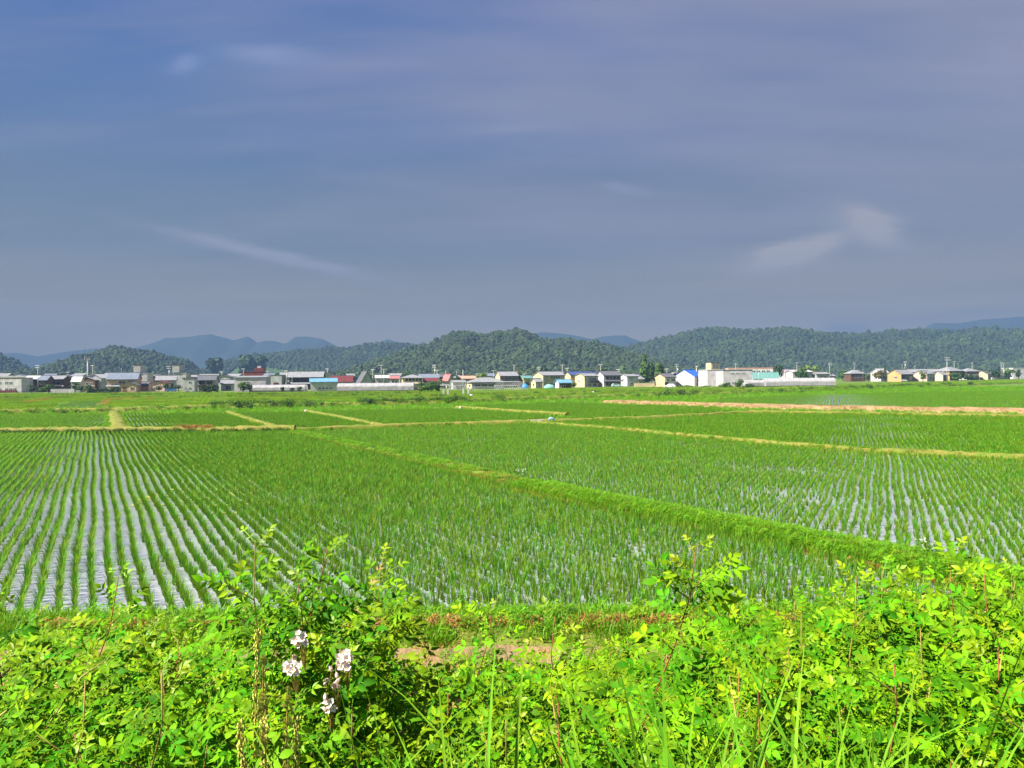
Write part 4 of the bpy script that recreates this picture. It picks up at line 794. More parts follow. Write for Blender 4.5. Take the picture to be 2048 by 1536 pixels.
# tarps
def heap(name, label, cat, x, y, wx, hz, m, seed):
    d = 3.9 * FPX / (y - hor(x)); r = random.Random(seed); V = []; F = []; nu, nv = 14, 6
    for j in range(nv + 1):
        t = j / nv
        for i in range(nu):
            a = i * 6.283 / nu; q = (1 - t ** 2.2) ** .5 if t < 1 else 0; k = 1 + r.uniform(-.12, .12) * (j > 0); V.append((math.cos(a) * wx / 2 * q * k, math.sin(a) * wx / 2.4 * q * k, hz * t * (1 + .1 * math.sin(3 * a)) - .05))
    for j in range(nv):
        for i in range(nu): F.append((j * nu + i, j * nu + (i + 1) % nu, (j + 1) * nu + (i + 1) % nu, (j + 1) * nu + i))
    o = mesh_obj(name, V, F, m, smooth=True, loc=AT(x, d, 0)); return tag(o, label, cat)
heap('tarp_heap', 'bright blue tarp thrown over a heap before the teal roofed house', 'tarp', 1050.5, 776, 2.9, 1.7, mat('blue_tarp', (.03, .27, .75), .4, var=.2, nscale=2), 1)
heap('netting_pile', 'pale teal netting piled before the large beige house', 'netting', 1098, 777, 4.2, 1.6, mat('teal_net', (.22, .48, .48), .8, var=.2, nscale=3), 2)

# garden walls
def gwall(label, x0, x1, yb, yt, m, d=None):
    xc = (x0 + x1) / 2; d = d or 3.9 * FPX / (yb - hor(xc)); s = d / FPX; ln = (x1 - x0) * s; root = empty('garden_wall', AT(xc, d, -.1), R(3), label, 'wall', 'garden walls'); hh = ztop(xc, yt, d) + .1
    n = max(2, int(ln / 3.5)); me = None
    for i in range(n):
        addpart(root, 'wall_panel', m, (-ln / 2 + ln * i / n + .02, -ln / 2 + ln * (i + 1) / n - .02, -.08, .08, 0, hh))
    addpart(root, 'coping', m_conc, (-ln / 2, ln / 2, -.12, .12, hh + .003, hh + .09))
gwall('cream garden wall before the orange cottage and garden pine', 1268, 1310, 773.5, 766, MW['cream'])
gwall('low pale wall before the brown balcony house at left', 102, 148, 785, 778, MW['palegrey'])
gwall('pale stepped wall left of the round hedge below the yellow house', 829, 842, 782, 774.5, MW['cream'])
gwall('low pinkish wall in front of the garage house', 1333, 1352, 775, 771, MW['tan'])

# ---- utility poles
poles = []
def pole(label, x, yt, d, arms=1, tr=False, dia=.34, name='utility_pole', hidden=0):
    h = ztop(x, yt, d) + .1; root = empty(name, AT(x, d, -.1), R(rng.uniform(-25, 25)), label, 'utility pole', 'concrete utility poles'); q = MB(); q.tube([(0, 0, 0), (0, 0, h)], [dia / 2, dia / 2 * .7], 8); q.build('shaft', m_conc, root, smooth=True)
    for i in range(arms):
        z = h - .35 - i * .9; arm = addpart(root, 'crossarm', m_steel, (-.95, .95, -.3, -.18, z, z + .12))
        for X in (-.85, -.4, .4, .85): addpart(root, 'insulator', MW['white'], (X - .06, X + .06, -.3, -.18, z + .123, z + .36), parent=arm)
    if tr:
        q = MB(); q.tube([(.42, -.1, h - 3.0), (.42, -.1, h - 2.0)], [.28, .28], 8); q.build('transformer', m_steel, root)
    return root
PL = [(76, 730, 335, 2, False, 'pole at far left between the white block and the dark houses'), (185.6, 730, 400, 1, False, 'pole just right of the tall antenna mast'), (136, 744, 400, 1, False, 'short pole above the brown balcony house'), (243, 736, 400, 0, False, 'thin pole rising behind the orange farmhouse'),
      (338, 732, 350, 2, True, 'pole with transformer between the two white towers'), (487, 737, 400, 1, False, 'pole at the left end of the red brick building'), (443.5, 743, 400, 1, False, 'pole above the low white shed'), (535, 742, 420, 1, False, 'pole right of the red brick building'), (573, 741, 400, 1, True, 'pole left of the big old timber house'),
      (584.5, 745, 320, 0, False, 'white pole standing before the big old timber house'), (655, 737, 380, 1, False, 'pole right of the big old timber house'), (745.6, 738.5, 370, 1, False, 'pole touching the steep hall on its right'), (762.6, 729.5, 345, 1, False, 'tallest pole of three between the steep hall and the pink roof'), (767.8, 738, 345, 1, False, 'shorter twin pole beside the tallest one near the pink roof'),
      (869, 729.5, 370, 2, True, 'pole with transformer above the maroon roof'), (874.5, 740, 390, 1, False, 'short pole right beside the one with transformer at the maroon roof'), (891.8, 741, 330, 0, False, 'thin pole before the steep pink gable'), (913.5, 741.5, 400, 0, False, 'thin pole right of the steep pink gable'), (926.2, 739.5, 197, 0, False, 'thin tall pole rising from the white posts by the canal'),
      (987, 740.5, 390, 1, False, 'pole left of the cream sided two storey house'), (1028.3, 729, 385, 1, False, 'tall pole behind the right end of the two storey house'), (1078, 733.5, 390, 2, False, 'pole behind the gable of the large beige house'), (1125, 729, 350, 1, False, 'tall pole at the right end of the large beige house'), (1134.8, 736, 380, 1, False, 'pole above the navy roof'),
      (1201.6, 728.5, 380, 1, False, 'tall pole at the left end of the timber house'), (1236.5, 738, 390, 2, True, 'pole with transformer right of the timber house'), (1334, 737, 340, 1, False, 'pole in front of the garage house'), (1354, 728, 380, 2, True, 'pole with transformer left of the blue roofed warehouse'), (1471.7, 727, 430, 1, False, 'pole above the long white factory'), (1517.4, 742, 290, 0, False, 'dark thin pole before the short vinyl tunnel'),
      (1593.8, 725, 470, 1, False, 'pole at the purple roof'), (1659.5, 725.5, 430, 2, False, 'pole at the right end of the long vinyl tunnel'), (1708.5, 725, 520, 2, False, 'pole above the dark hip roofed cottage'), (1726, 738, 520, 0, False, 'short pole right of the hip roofed cottage'), (1804.5, 728, 540, 0, False, 'short pole behind the burnt orange house'), (1810, 722.5, 540, 2, True, 'pole with transformer behind the burnt orange house'), (1830, 733, 560, 1, False, 'pole behind the peach house'),
      (1894.2, 714.5, 330, 2, False, 'tallest pole at right standing before the hip roofed house'), (1908.5, 722.5, 560, 1, False, 'pole just right of the tall hip roofed house'), (1944.5, 725.5, 560, 1, False, 'pole above the dark two storey house at right'), (2002.5, 725, 520, 1, False, 'left one of a close pair of poles near the right edge'), (2006.5, 727, 540, 1, False, 'right one of a close pair of poles near the right edge')]
for x, yt, d, ar, trf, lb in PL: pole('concrete utility ' + lb, x, yt, d, ar, trf, dia=.30 if ar else .2)
# antenna mast
d = 380; root = empty('antenna_mast', AT(176, d, -.1), R(10), 'tall white steel antenna mast with platform at left', 'antenna mast'); zp = ztop(176, 709, d)
q = MB(); q.tube([(0, 0, 0), (0, 0, zp)], [.42, .30], 10); q.build('mast', MW['white'], root, smooth=True)
addpart(root, 'platform', m_trim, (-1.5, 1.5, -1.1, 1.1, zp + .003, zp + .2)); q = MB(); q.tube([(0, 0, zp - 2.6), (0, 0, zp - 1.4)], [.6, .6], 10); q.build('equipment_drum', MW['palegrey'], root)
for x, t in ((-1.3, 696), (.95, 695)): q = MB(); q.tube([(x, 0, zp + .2), (x, 0, ztop(176, t, d))], [.06, .04], 5); q.build('whip_antenna', m_trim, root)
for x in (-1.1, -.45, .45, 1.1): addpart(root, 'panel_antenna', MW['palegrey'], (x - .13, x + .13, -.75, -.55, zp - 2.6 if abs(x) > 1 else zp - 1.2, zp - .5))
# rooftop vent
d = 352; root = empty('roof_vent', AT(1393.5, 372, 6.0), 0, 'white roof vent pipe with wide cap on the blue roof', 'vent'); z0 = 0; zt = ztop(1393.5, 732.5, 372) - 6
q = MB(); q.tube([(0, 0, 0), (0, 0, zt - .3)], [.3, .3], 8); q.build('pipe', MW['white'], root); q = MB(); q.tube([(0, 0, zt - .3), (0, 0, zt)], [.55, .3], 8); q.build('cap', MW['white'], root)

# ---- cars
m_rub = mat('tyre_rubber', (.02, .02, .02), .8)
def car(label, x, y, yaw, col, d=None):
    d = d or 3.9 * FPX / (y - hor(x)); root = empty('parked_car', AT(x, d, 0), R(yaw), label, 'car', 'cars parked by the houses'); pm = mat('car_paint', col, .25, var=.03, spec=.6)
    q = MB(); q.prism([(-2, .3), (2, .3), (2.05, .65), (1.9, .9), (1.0, .97), (-1.9, 1.0), (-2.05, .7)], 'y', -.8, .8); q.build('body', pm, root)
    q = MB(); q.prism([(1.0, .972), (.45, 1.45), (-1.3, 1.48), (-1.85, 1.002)], 'y', -.7, .7); cb = q.build('cabin', pm, root)
    for a, b in ((-1.5, -.45), (-.38, .65)):
        q = MB(); q.prism([(a, 1.03), (b, 1.03), (min(b, .4) - .02, 1.4), (max(a, -1.2) + .03, 1.4)], 'y', -.72, -.703); q.build('side_window', m_glass, cb)
    q = MB(); q.add([(1.0, -.62, 1.0), (1.0, .62, 1.0), (.5, .6, 1.43), (.5, -.6, 1.43)], [(0, 1, 2, 3)]); q.V = [(a + .02, b, c + .01) for a, b, c in q.V]; q.build('windscreen', m_glass, cb)
    for X in (-1.25, 1.25):
        for Y in (-.76, .76):
            q = MB(); q.tube([(X, Y - .1, .3), (X, Y + .1, .3)], [.31, .31], 10); w_ = q.build('wheel', m_rub, root); q = MB(); q.tube([(X, Y - .115, .3), (X, Y + .115, .3)], [.18, .18], 8); q.build('rim', m_steel, w_)
    for Y in (-.58, .58): addpart(root, 'headlight', MW['white'], (2.0, 2.06, Y - .16, Y + .16, .62, .76))
car('small blue car parked under the clipped hedge trees at left', 342, 783.5, 8, (.05, .14, .40))
car('pale teal car parked left of the white house in the middle', 1233, 774, 5, (.45, .62, .62))
car('white car parked before the garage house', 1339, 775.5, 170, (.75, .75, .75))
car('white car parked before the burnt orange house at right', 1807, 763, 5, (.75, .75, .75))
car('small white car before the tall hip roofed house at right', 1926, 761, 175, (.7, .7, .72))

# ---- trees and garden shrubs
m_bark = mat('tree_bark', (.10, .075, .05), .95, var=.2, nscale=4, bump=.5)
TL = {'mid': mat('tree_leaf', (.075, .16, .022), .6, var=.25, nscale=.9, trans=.25), 'dark': mat('tree_leaf_dark', (.03, .075, .018), .6, var=.25, nscale=.9, trans=.2), 'lime': mat('tree_leaf_lime', (.17, .26, .03), .6, var=.2, nscale=.9, trans=.3), 'bronze': mat('tree_leaf_bronze', (.14, .12, .03), .6, var=.3, nscale=.9, trans=.25)}
def tree(name, label, x, ybase, yt, wpx, leaf='mid', shape='round', d=None, cat='tree', group='trees among the houses', n=420, trunk=True):
    d = d or 3.9 * FPX / (ybase - hor(x)); h = ztop(x, yt, d) + .1; w = wpx * d / FPX; r = random.Random(int(x * 7 + yt)); root = empty(name, AT(x, d, -.1), r.uniform(0, 6.28), label, cat, group)
    lo = .22 if trunk else .02; mb = MB(); lumps = [(r.uniform(-.3, .3), r.uniform(-.3, .3), r.uniform(lo + .15, .85), r.uniform(.22, .36)) for _ in range(9)]
    for k in range(n):
        if shape == 'cone':
            t = r.random() ** 1.2; z = lo * .6 + (1 - lo * .6) * t; q = (.5 * (1 - t) + .03) * r.uniform(.55, 1.1) * (1 + .25 * math.sin(z * 30)); a = r.uniform(0, 6.28); c = Vector((q * math.cos(a) * w, q * math.sin(a) * w, z * h)); nn = Vector((math.cos(a), math.sin(a), .4))
        elif shape == 'pads':
            l = lumps[k % 6]; zz = lo + (1 - lo) * ((k % 6) + .5) / 6; a = r.uniform(0, 6.28); q = math.sqrt(r.random()) * (.42 - .045 * (k % 6)); c = Vector(((l[0] * .7 + q * math.cos(a)) * w, (l[1] * .7 + q * math.sin(a)) * w, (zz + r.uniform(-.035, .045)) * h)); nn = Vector((r.uniform(-.4, .4), r.uniform(-.4, .4), 1))
        elif shape == 'box':
            c = Vector((r.uniform(-.5, .5) * w, r.uniform(-.5, .5) * min(w, 2.2), r.uniform(.02, 1) * h)); nn = Vector((r.uniform(-1, 1), r.uniform(-1, 1), r.uniform(0, 1)))
        else:
            l = r.choice(lumps); a = r.uniform(0, 6.28); b = math.asin(r.uniform(-.8, 1)); nn = Vector((math.cos(a) * math.cos(b), math.sin(a) * math.cos(b), math.sin(b))); q = l[3] * r.uniform(.75, 1.08); c = Vector(((l[0] + nn.x * q) * w, (l[1] + nn.y * q) * w, (min(max(l[2] + nn.z * q * .8, lo), 1.0)) * h))
        nn = (nn + Vector((r.uniform(-.5, .5), r.uniform(-.5, .5), r.uniform(-.3, .5)))).normalized(); u = nn.cross(Vector((.01, .02, 1))).normalized(); v = nn.cross(u); s = (h * w) ** .5 * .065 * r.uniform(.6, 1.35); a0 = r.uniform(0, 6)
        mb.add([c + (u * math.cos(a0 + i * 1.2566) + v * math.sin(a0 + i * 1.2566)) * s * r.uniform(.6, 1.15) for i in range(5)], [(0, 1, 2, 3, 4)])
    mb.build('crown', TL[leaf], root)
    q = MB(); bt = .035 * h + .05; q.tube([(0, 0, 0), (r.uniform(-.02, .02) * h, 0, h * .35), (r.uniform(-.03, .03) * h, 0, h * .8)], [bt, bt * .7, bt * .2], 6)
    for k in range(4):
        a = k * 1.6 + r.random(); q.tube([(0, 0, h * (.25 + .08 * k)), (math.cos(a) * w * .28, math.sin(a) * w * .28, h * (.5 + .09 * k))], [bt * .4, bt * .12], 4)
    q.build('trunk', m_bark, root)
T = tree
T('conifer', 'tall pointed green conifer behind the garden pine right of the middle', 1289, 0, 709.5, 27, 'mid', 'cone', d=420, n=700)
T('dark_tree', 'dark rounded tree touching the tall conifer on its right', 1303, 0, 724, 22, 'dark', d=415)
T('round_tree', 'round mid green tree right of the tall conifer', 1320, 0, 728, 24, 'mid', d=410)
T('garden_pine', 'dark layered garden pine before the tall conifer', 1294, 773, 744, 25, 'dark', 'pads')
T('dark_tree', 'dark upright tree behind the turquoise roofed hall', 1558, 0, 727, 17, 'dark', d=440)
T('bushy_tree', 'bushy green tree at the far end of the turquoise hall', 1602, 0, 738, 26, 'mid', d=430)
T('bushy_tree', 'spreading green tree left of the garden trees beside the long tunnel', 1628, 0, 745, 22, 'mid', d=440)
T('lime_tree', 'pale lime tree far behind the long vinyl tunnel', 1622, 0, 731, 34, 'lime', d=700)
T('bushy_tree', 'leafy tree right of the long vinyl tunnel, the broadest of its row', 1686, 762, 741, 24, 'mid')
T('bushy_tree', 'leafy low tree between the broadest one and the hip roofed cottage', 1706, 762, 747, 20, 'mid')
T('low_tree', 'low dark tree before the hip roofed cottage', 1722, 762, 746, 13, 'dark')
T('bushy_tree', 'rounded green tree left of the bronze leaved tree', 1737, 762, 747, 19, 'mid')
T('bronze_tree', 'bronze and green leaved tree before the white barn', 1763, 763, 739.5, 26, 'bronze', n=560)
T('small_conifer', 'small dark conifer peeping over the bronze leaved tree', 1770, 0, 730.5, 9, 'dark', 'cone', d=500)
T('corner_shrub', 'clipped green shrub at the corner of the peach house', 1846, 763, 742.5, 13, 'mid', cat='shrub')
T('bushy_tree', 'green tree before the tall hip roofed house at right', 1912, 762, 746, 22, 'mid')
T('bushy_tree', 'dark tree under the dark two storey house at right', 1940, 762, 748, 22, 'dark')
T('bushy_tree', 'green tree left of the close pair of poles at right edge', 1990, 0, 738, 22, 'dark', d=560)
T('bushy_tree', 'green tree right of the close pair of poles at right edge', 2018, 0, 736.5, 22, 'mid', d=550)
T('dark_tree', 'small dark tree before the white depot', 2037, 0, 738, 10, 'dark', d=560)
T('round_shrub', 'large rounded shrub right of the white block at far left', 63, 785.5, 770, 15, 'dark', cat='shrub')
T('round_shrub', 'green shrub right of the pole at far left', 84, 785.5, 774, 14, 'mid', cat='shrub')
T('round_shrub', 'leafy shrub left of the brown balcony house', 97, 785.5, 769, 15, 'mid', cat='shrub')
T('garden_tree', 'spreading garden tree right of the brown balcony house', 150, 784.5, 765.5, 27, 'mid', 'pads')
T('garden_tree', 'leafy garden tree before the brown gable house', 177, 784.5, 770, 17, 'mid')
T('garden_tree', 'dark low tree between two garden trees at left', 163, 784.5, 772, 16, 'dark')
for i, (x, yt) in enumerate([(317, 769), (330, 767.5), (344, 769), (357, 769.5), (373, 769)]):
    T('clipped_tree', ['first', 'second', 'third', 'fourth', 'fifth'][i] + ' from the left of five clipped trees before the white tower', x, 783, yt, 14.5, 'dark', group='row of clipped trees', n=300)
T('garden_hedge', 'long dark clipped hedge before the orange farmhouse', 206, 785.5, 778, 56, 'dark', 'box', cat='hedge', n=700, trunk=False)
T('garden_hedge', 'dark hedge before the wide house with white gable', 418, 784, 771, 36, 'dark', 'box', cat='hedge', n=500, trunk=False)
T('round_shrub', 'deep green shrub at the left front of the large workshop', 486, 785, 764.5, 20, 'mid', cat='shrub', n=520)
T('round_shrub', 'darker shrub hugging the right side of the workshop shrub', 499, 785, 767, 13, 'dark', cat='shrub')
T('young_tree', 'thin young tree before the first white tunnel', 565, 784.5, 773, 9, 'dark', d=270); T('young_tree', 'small dark shrub at the middle of the first white tunnel', 584, 784.5, 773, 10, 'dark'); T('young_tree', 'twiggy young tree left of the blue roofed store', 598, 784.5, 772.5, 10, 'mid')
T('garden_tree', 'dark pointed tree rising behind the steep hall', 724, 0, 729, 9, 'dark', 'cone', d=430)
T('round_hedge', 'large round topped hedge below the yellow house', 862, 784, 763.5, 34, 'mid', cat='hedge', n=600, trunk=False); T('round_hedge', 'small round topiary left of the large hedge below the yellow house', 843, 784, 763, 11, 'mid', cat='hedge', trunk=False); T('round_hedge', 'dark round topiary right of the large hedge', 876, 784, 766, 12, 'dark', cat='hedge', trunk=False)
T('garden_tree', 'green tree behind the large hedge near the steep pink gable', 884, 0, 759, 16, 'mid', d=320); T('garden_tree', 'dark tree right of the steep pink gable', 914, 0, 751, 17, 'dark', d=350)
T('lime_tree', 'lime green tree behind the beige hip roofed house', 963, 0, 746, 26, 'lime', d=400); T('bushy_tree', 'dark tree behind the large beige house at its left', 1086, 0, 735, 26, 'dark', d=420); T('bronze_tree', 'rusty dead tree behind the right end of the two storey house', 1037, 0, 731, 10, 'bronze', 'cone', d=420, n=160)
T('dark_tree', 'dark tree behind the navy roofed house', 1175, 0, 737, 28, 'dark', d=430); T('dark_tree', 'dark tree mass left of the timber house', 1205, 0, 733, 22, 'dark', d=450)
T('round_shrub', 'dark shrub beside the teal roofed house', 1054, 775, 762.5, 9, 'dark', cat='shrub'); T('garden_tree', 'green vine covered shrub right of the blue roofed shed', 1146, 776, 763, 16, 'mid', cat='shrub')
for i, (x, yb, yt, w_, lf, lb) in enumerate([(1375, 774.5, 769, 34, 'mid', 'low weeds bank before the white gabled warehouse'), (1412, 774.5, 771, 24, 'mid', 'low green shrub before the tall white factory'), (1452, 776, 765, 26, 'mid', 'rambling green shrub at the left of the long white factory'), (1479, 776, 758.5, 16, 'mid', 'tall leafy shrub against the long white factory'), (1497, 776, 768, 26, 'dark', 'dark shrub before the short vinyl tunnel')]):
    T('bramble_shrub', lb, x, yb, yt, w_, lf, cat='shrub', group='shrubs before the factory', trunk=False)
for x, yt, w_, d_, lf, lb in [(20, 744, 18, 420, 'dark', 'dark tree above the white block at far left'), (66, 745, 16, 410, 'mid', 'green tree behind the far left pole'), (126, 746, 18, 430, 'dark', 'dark tree behind the brown balcony house'), (160, 745, 14, 430, 'mid', 'green tree left of the antenna mast'), (198, 744, 16, 430, 'dark', 'dark tree right of the antenna mast'), (312, 746, 15, 430, 'mid', 'green tree between the two white towers'), (388, 747, 18, 440, 'dark', 'dark tree right of the second white tower'), (450, 747, 16, 430, 'mid', 'green tree above the low white shed'), (556, 744, 14, 430, 'dark', 'dark tree above the grey store'), (632, 742, 14, 440, 'mid', 'green tree above the right half of the big old house'), (692, 744, 16, 430, 'dark', 'dark tree above the dark red roof'), (815, 744, 16, 430, 'mid', 'green tree above the yellow house'), (852, 745, 14, 430, 'dark', 'dark tree right of the yellow house roof'), (938, 747, 16, 420, 'mid', 'green tree above the salmon roof'), (980, 744, 18, 440, 'dark', 'dark tree left of the two storey house'), (1056, 742, 18, 440, 'mid', 'green tree behind the teal roofed house'), (1142, 739, 18, 450, 'dark', 'dark tree above the navy roof'), (1255, 743, 18, 430, 'mid', 'green tree above the white house right of the timber house'), (1345, 740, 16, 440, 'dark', 'dark tree behind the garage house'), (1530, 742, 20, 480, 'mid', 'green tree behind the turquoise hall'), (1578, 741, 16, 520, 'dark', 'dark tree behind the purple roof'), (1650, 742, 22, 560, 'mid', 'green tree above the right part of the long tunnel'), (1790, 738, 16, 620, 'dark', 'dark tree behind the burnt orange house'), (1862, 738, 18, 640, 'mid', 'green tree behind the peach house'), (1960, 737, 18, 640, 'dark', 'dark tree behind the cream end house'), (1978, 738, 18, 620, 'mid', 'green tree right of the cream end house')]:
    T('backdrop_tree'.replace('backdrop', 'village'), lb, x, 0, yt, w_, lf, d=d_, n=260)
# wooded domes before the left mountain
T('dome_tree', 'dark domed tree clump on the low rise between the two left hills', 431, 0, 716, 30, 'dark', d=1150, n=700, group='tree clumps on the rise'); T('dome_tree', 'dark tree clump left of the hillside meadow', 508, 0, 711, 44, 'dark', d=1200, n=900, group='tree clumps on the rise')
# canal bushes
m_cb = TL['dark']
CB = [(8, 828, 14), (70, 827, 16), (128, 828, 12), (236, 826, 12), (430, 815, 16), (478, 818, 30), (498, 818, 20), (545, 815, 24), (575, 815, 18), (620, 814, 26), (645, 813, 14), (680, 811, 16), (740, 811, 22), (750, 811, 12), (788, 809, 16), (1064, 800, 12), (1125, 800, 10), (1252, 793, 12), (1275, 793, 11), (1330, 792, 24), (1365, 791, 22), (1430, 790, 12), (1560, 787, 14), (1603, 786, 14), (1740, 779, 16), (1842, 776, 12), (1940, 771, 14)]
for i, (x, yb, w_) in enumerate(CB):
    dd = 3.9 * FPX / (yb - hor(x)); tone = ['dark green', 'mid green'][i % 2]
    T('canal_bush', f'{tone} bush on the canal bank, number {i + 1} of {len(CB)} counted from the left'.replace(f'number {i+1} of {len(CB)} counted from the left', ['first', 'second', 'third', 'fourth', 'fifth', 'sixth', 'seventh', 'eighth', 'ninth', 'tenth', 'eleventh', 'twelfth', 'thirteenth', 'fourteenth', 'fifteenth', 'sixteenth', 'seventeenth', 'eighteenth', 'nineteenth', 'twentieth', 'twenty first', 'twenty second', 'twenty third', 'twenty fourth', 'twenty fifth', 'twenty sixth', 'twenty seventh'][i] + ' from the left'),
      x, yb, yb - w_ * .62, w_, ['dark', 'mid'][i % 2], cat='bush', group='bushes along the canal bank', d=dd, n=170, trunk=False)
# ================================================================== FOREGROUND
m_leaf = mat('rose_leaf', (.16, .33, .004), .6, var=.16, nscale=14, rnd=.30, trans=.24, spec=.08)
m_leaf_shade = mat('rose_leaf_shaded', (.075, .21, .003), .6, var=.16, nscale=14, rnd=.30, trans=.2, spec=.08)  # rose leaf darkened for the shade inside the bushes
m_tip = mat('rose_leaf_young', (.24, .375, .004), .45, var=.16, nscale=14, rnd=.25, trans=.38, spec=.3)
m_cane = mat('rose_cane', (.24, .075, .03), .6, var=.25, nscale=9)
m_caneg = mat('rose_cane_green', (.30, .22, .05), .6, var=.25, nscale=9)
m_pet = mat('rose_petal', (.78, .71, .68), .5, var=.06, nscale=30, trans=.3, col2=(.85, .74, .72))
m_sta = mat('rose_stamen', (.60, .40, .06), .6)
def leaflet(mb, base, d, n, L_, w, fold, curl, mi=0):
    d = d.normalized(); s = n.cross(d).normalized(); n = d.cross(s)
    def P(t, q): return base + d * (L_ * t) + s * (w * q) + n * (abs(q) * w * fold - curl * L_ * t * t)
    V = [P(0, 0), P(.22, .37), P(.22, -.37), P(.5, .5), P(.5, 0), P(.5, -.5), P(.78, .27), P(.78, -.27), P(1.06, 0), P(.25, 0), P(.78, 0)]
    F = [(0, 9, 1), (0, 2, 9), (9, 4, 3, 1), (9, 2, 5, 4), (4, 10, 6, 3), (4, 5, 7, 10), (10, 8, 6), (10, 7, 8)]
    mb.add(V, F, mi)
def leafmesh(seed, m, pairs, young=False):
    r = random.Random(seed); mb = MB(); Lr = .10; dr = r.uniform(.12, .5)
    def rp(t): return Vector((Lr * t, 0, .02 * t - dr * .05 * t * t))
    V = []
    for t in (0, .5, 1): p = rp(t); V += [p + Vector((0, -.0011, 0)), p + Vector((0, .0011, 0))]
    mb.add(V, [(0, 1, 3, 2), (2, 3, 5, 4)])
    for k in range(pairs):
        t = .38 + .5 * k / max(1, pairs - 1) if pairs > 1 else .6
        for sg in (-1, 1):
            L_ = (.036 if not young else .028) * r.uniform(.85, 1.12) * (1.0 - .12 * (pairs - 1 - k)); a = R(r.uniform(48, 68)) * sg
            d = Vector((math.cos(a), math.sin(a), r.uniform(-.25, .18))); n = Vector((r.uniform(-.25, .25), -sg * r.uniform(-.15, .35), 1))
            leaflet(mb, rp(t), d, n, L_, L_ * r.uniform(.38, .47), r.uniform(.15, .6) if not young else r.uniform(.5, .9), r.uniform(.05, .35))
    L_ = (.040 if not young else .032); leaflet(mb, rp(1), Vector((1, r.uniform(-.2, .2), -dr * .4)), Vector((0, r.uniform(-.2, .2), 1)), L_, L_ * .58, r.uniform(.1, .5), r.uniform(.1, .4))
    o = mb.build('leaf', m, link=False, smooth=True); me = o.data; bpy.data.objects.remove(o); return me
LM = [leafmesh(i, m_leaf, 3 if i % 3 else 2) for i in range(8)]
LD = [leafmesh(20 + i, m_leaf_shade, 3 if i % 3 else 2) for i in range(6)]
m_old = mat('rose_leaf_withered', (.30, .19, .05), .7, var=.25, nscale=14)
LW = [leafmesh(60, m_old, 2, True)]
LY = [leafmesh(40 + i, m_tip, 2 + i % 2, True) for i in range(6)]

def flower_mesh(seed):
    r = random.Random(seed); mb = MB()
    for k in range(5):
        a = k * 1.2566 + r.uniform(-.12, .12); d = Vector((math.cos(a), math.sin(a), r.uniform(.15, .45))); leaflet(mb, Vector((0, 0, 0)), d, Vector((-math.cos(a) * .3, -math.sin(a) * .3, 1)), .0125, .0135, .15, -.15, 0)
    mb.tube([(0, 0, 0), (0, 0, .004)], [.002, .0022], 6, 1)
    o = mb.build('flower', [m_pet, m_sta], link=False); me = o.data; bpy.data.objects.remove(o); return me
FM = [flower_mesh(i) for i in range(3)]
m_bud = mat('rose_bud', (.62, .42, .36), .5, var=.15, nscale=30)
def bud_mesh():
    mb = MB(); mb.tube([(0, 0, 0), (0, 0, .003), (0, 0, .008), (0, 0, .013)], [.0012, .0035, .0035, .0006], 6); o = mb.build('bud', m_bud, link=False); me = o.data; bpy.data.objects.remove(o); return me
BM = bud_mesh()

def leafrot(az, el_, r):
    x = Vector((math.cos(az) * math.cos(el_), math.sin(az) * math.cos(el_), math.sin(el_)))
    z = Vector((0, 0, .5)) + sdir * .45 + Vector((0, -.5, 0)) + Vector((r.gauss(0, .38), r.gauss(0, .38), r.gauss(0, .3)))
    x = (x - z.normalized() * x.dot(z.normalized()) * .7).normalized(); y = z.cross(x).normalized(); z = x.cross(y)
    return Matrix((x, y, z)).transposed().to_euler()
_arr = {}
def arrays(me):
    if me.name not in _arr:
        v = np.empty(len(me.vertices) * 3, np.float32); me.vertices.foreach_get('co', v); l = np.empty(len(me.loops), np.int32); me.loops.foreach_get('vertex_index', l)
        ps = np.empty(len(me.polygons), np.int32); me.polygons.foreach_get('loop_start', ps); _arr[me.name] = (v.reshape(-1, 3), l, ps)
    return _arr[me.name]
def join_leaves(root, items):
    VV, LL, PS, MI = [], [], [], []; nv = nl = 0; mats = [m_leaf, m_leaf_shade, m_tip, m_old]
    for me, p, e, s in items:
        v, l, ps = arrays(me); Mx = np.array(e.to_matrix()) * s; VV.append(v @ Mx.T + np.array(p)); LL.append(l + nv); PS.append(ps + nl); MI.append(np.full(len(ps), mats.index(me.materials[0]), np.int32)); nv += len(v); nl += len(l)
    V, L_, P_, I_ = (np.concatenate(a) for a in (VV, LL, PS, MI)); me = bpy.data.meshes.new('foliage'); me.vertices.add(nv); me.vertices.foreach_set('co', V.astype(np.float32).ravel()); me.loops.add(nl); me.loops.foreach_set('vertex_index', L_.astype(np.int32)); me.polygons.add(len(P_)); me.polygons.foreach_set('loop_start', P_.astype(np.int32))
    for m in mats: me.materials.append(m)
    me.polygons.foreach_set('material_index', I_); me.polygons.foreach_set('use_smooth', np.ones(len(P_), bool)); me.update(calc_edges=True); me.validate()
    o = bpy.data.objects.new('foliage', me); COL.objects.link(o); o.parent = root; o['kind'] = 'stuff'
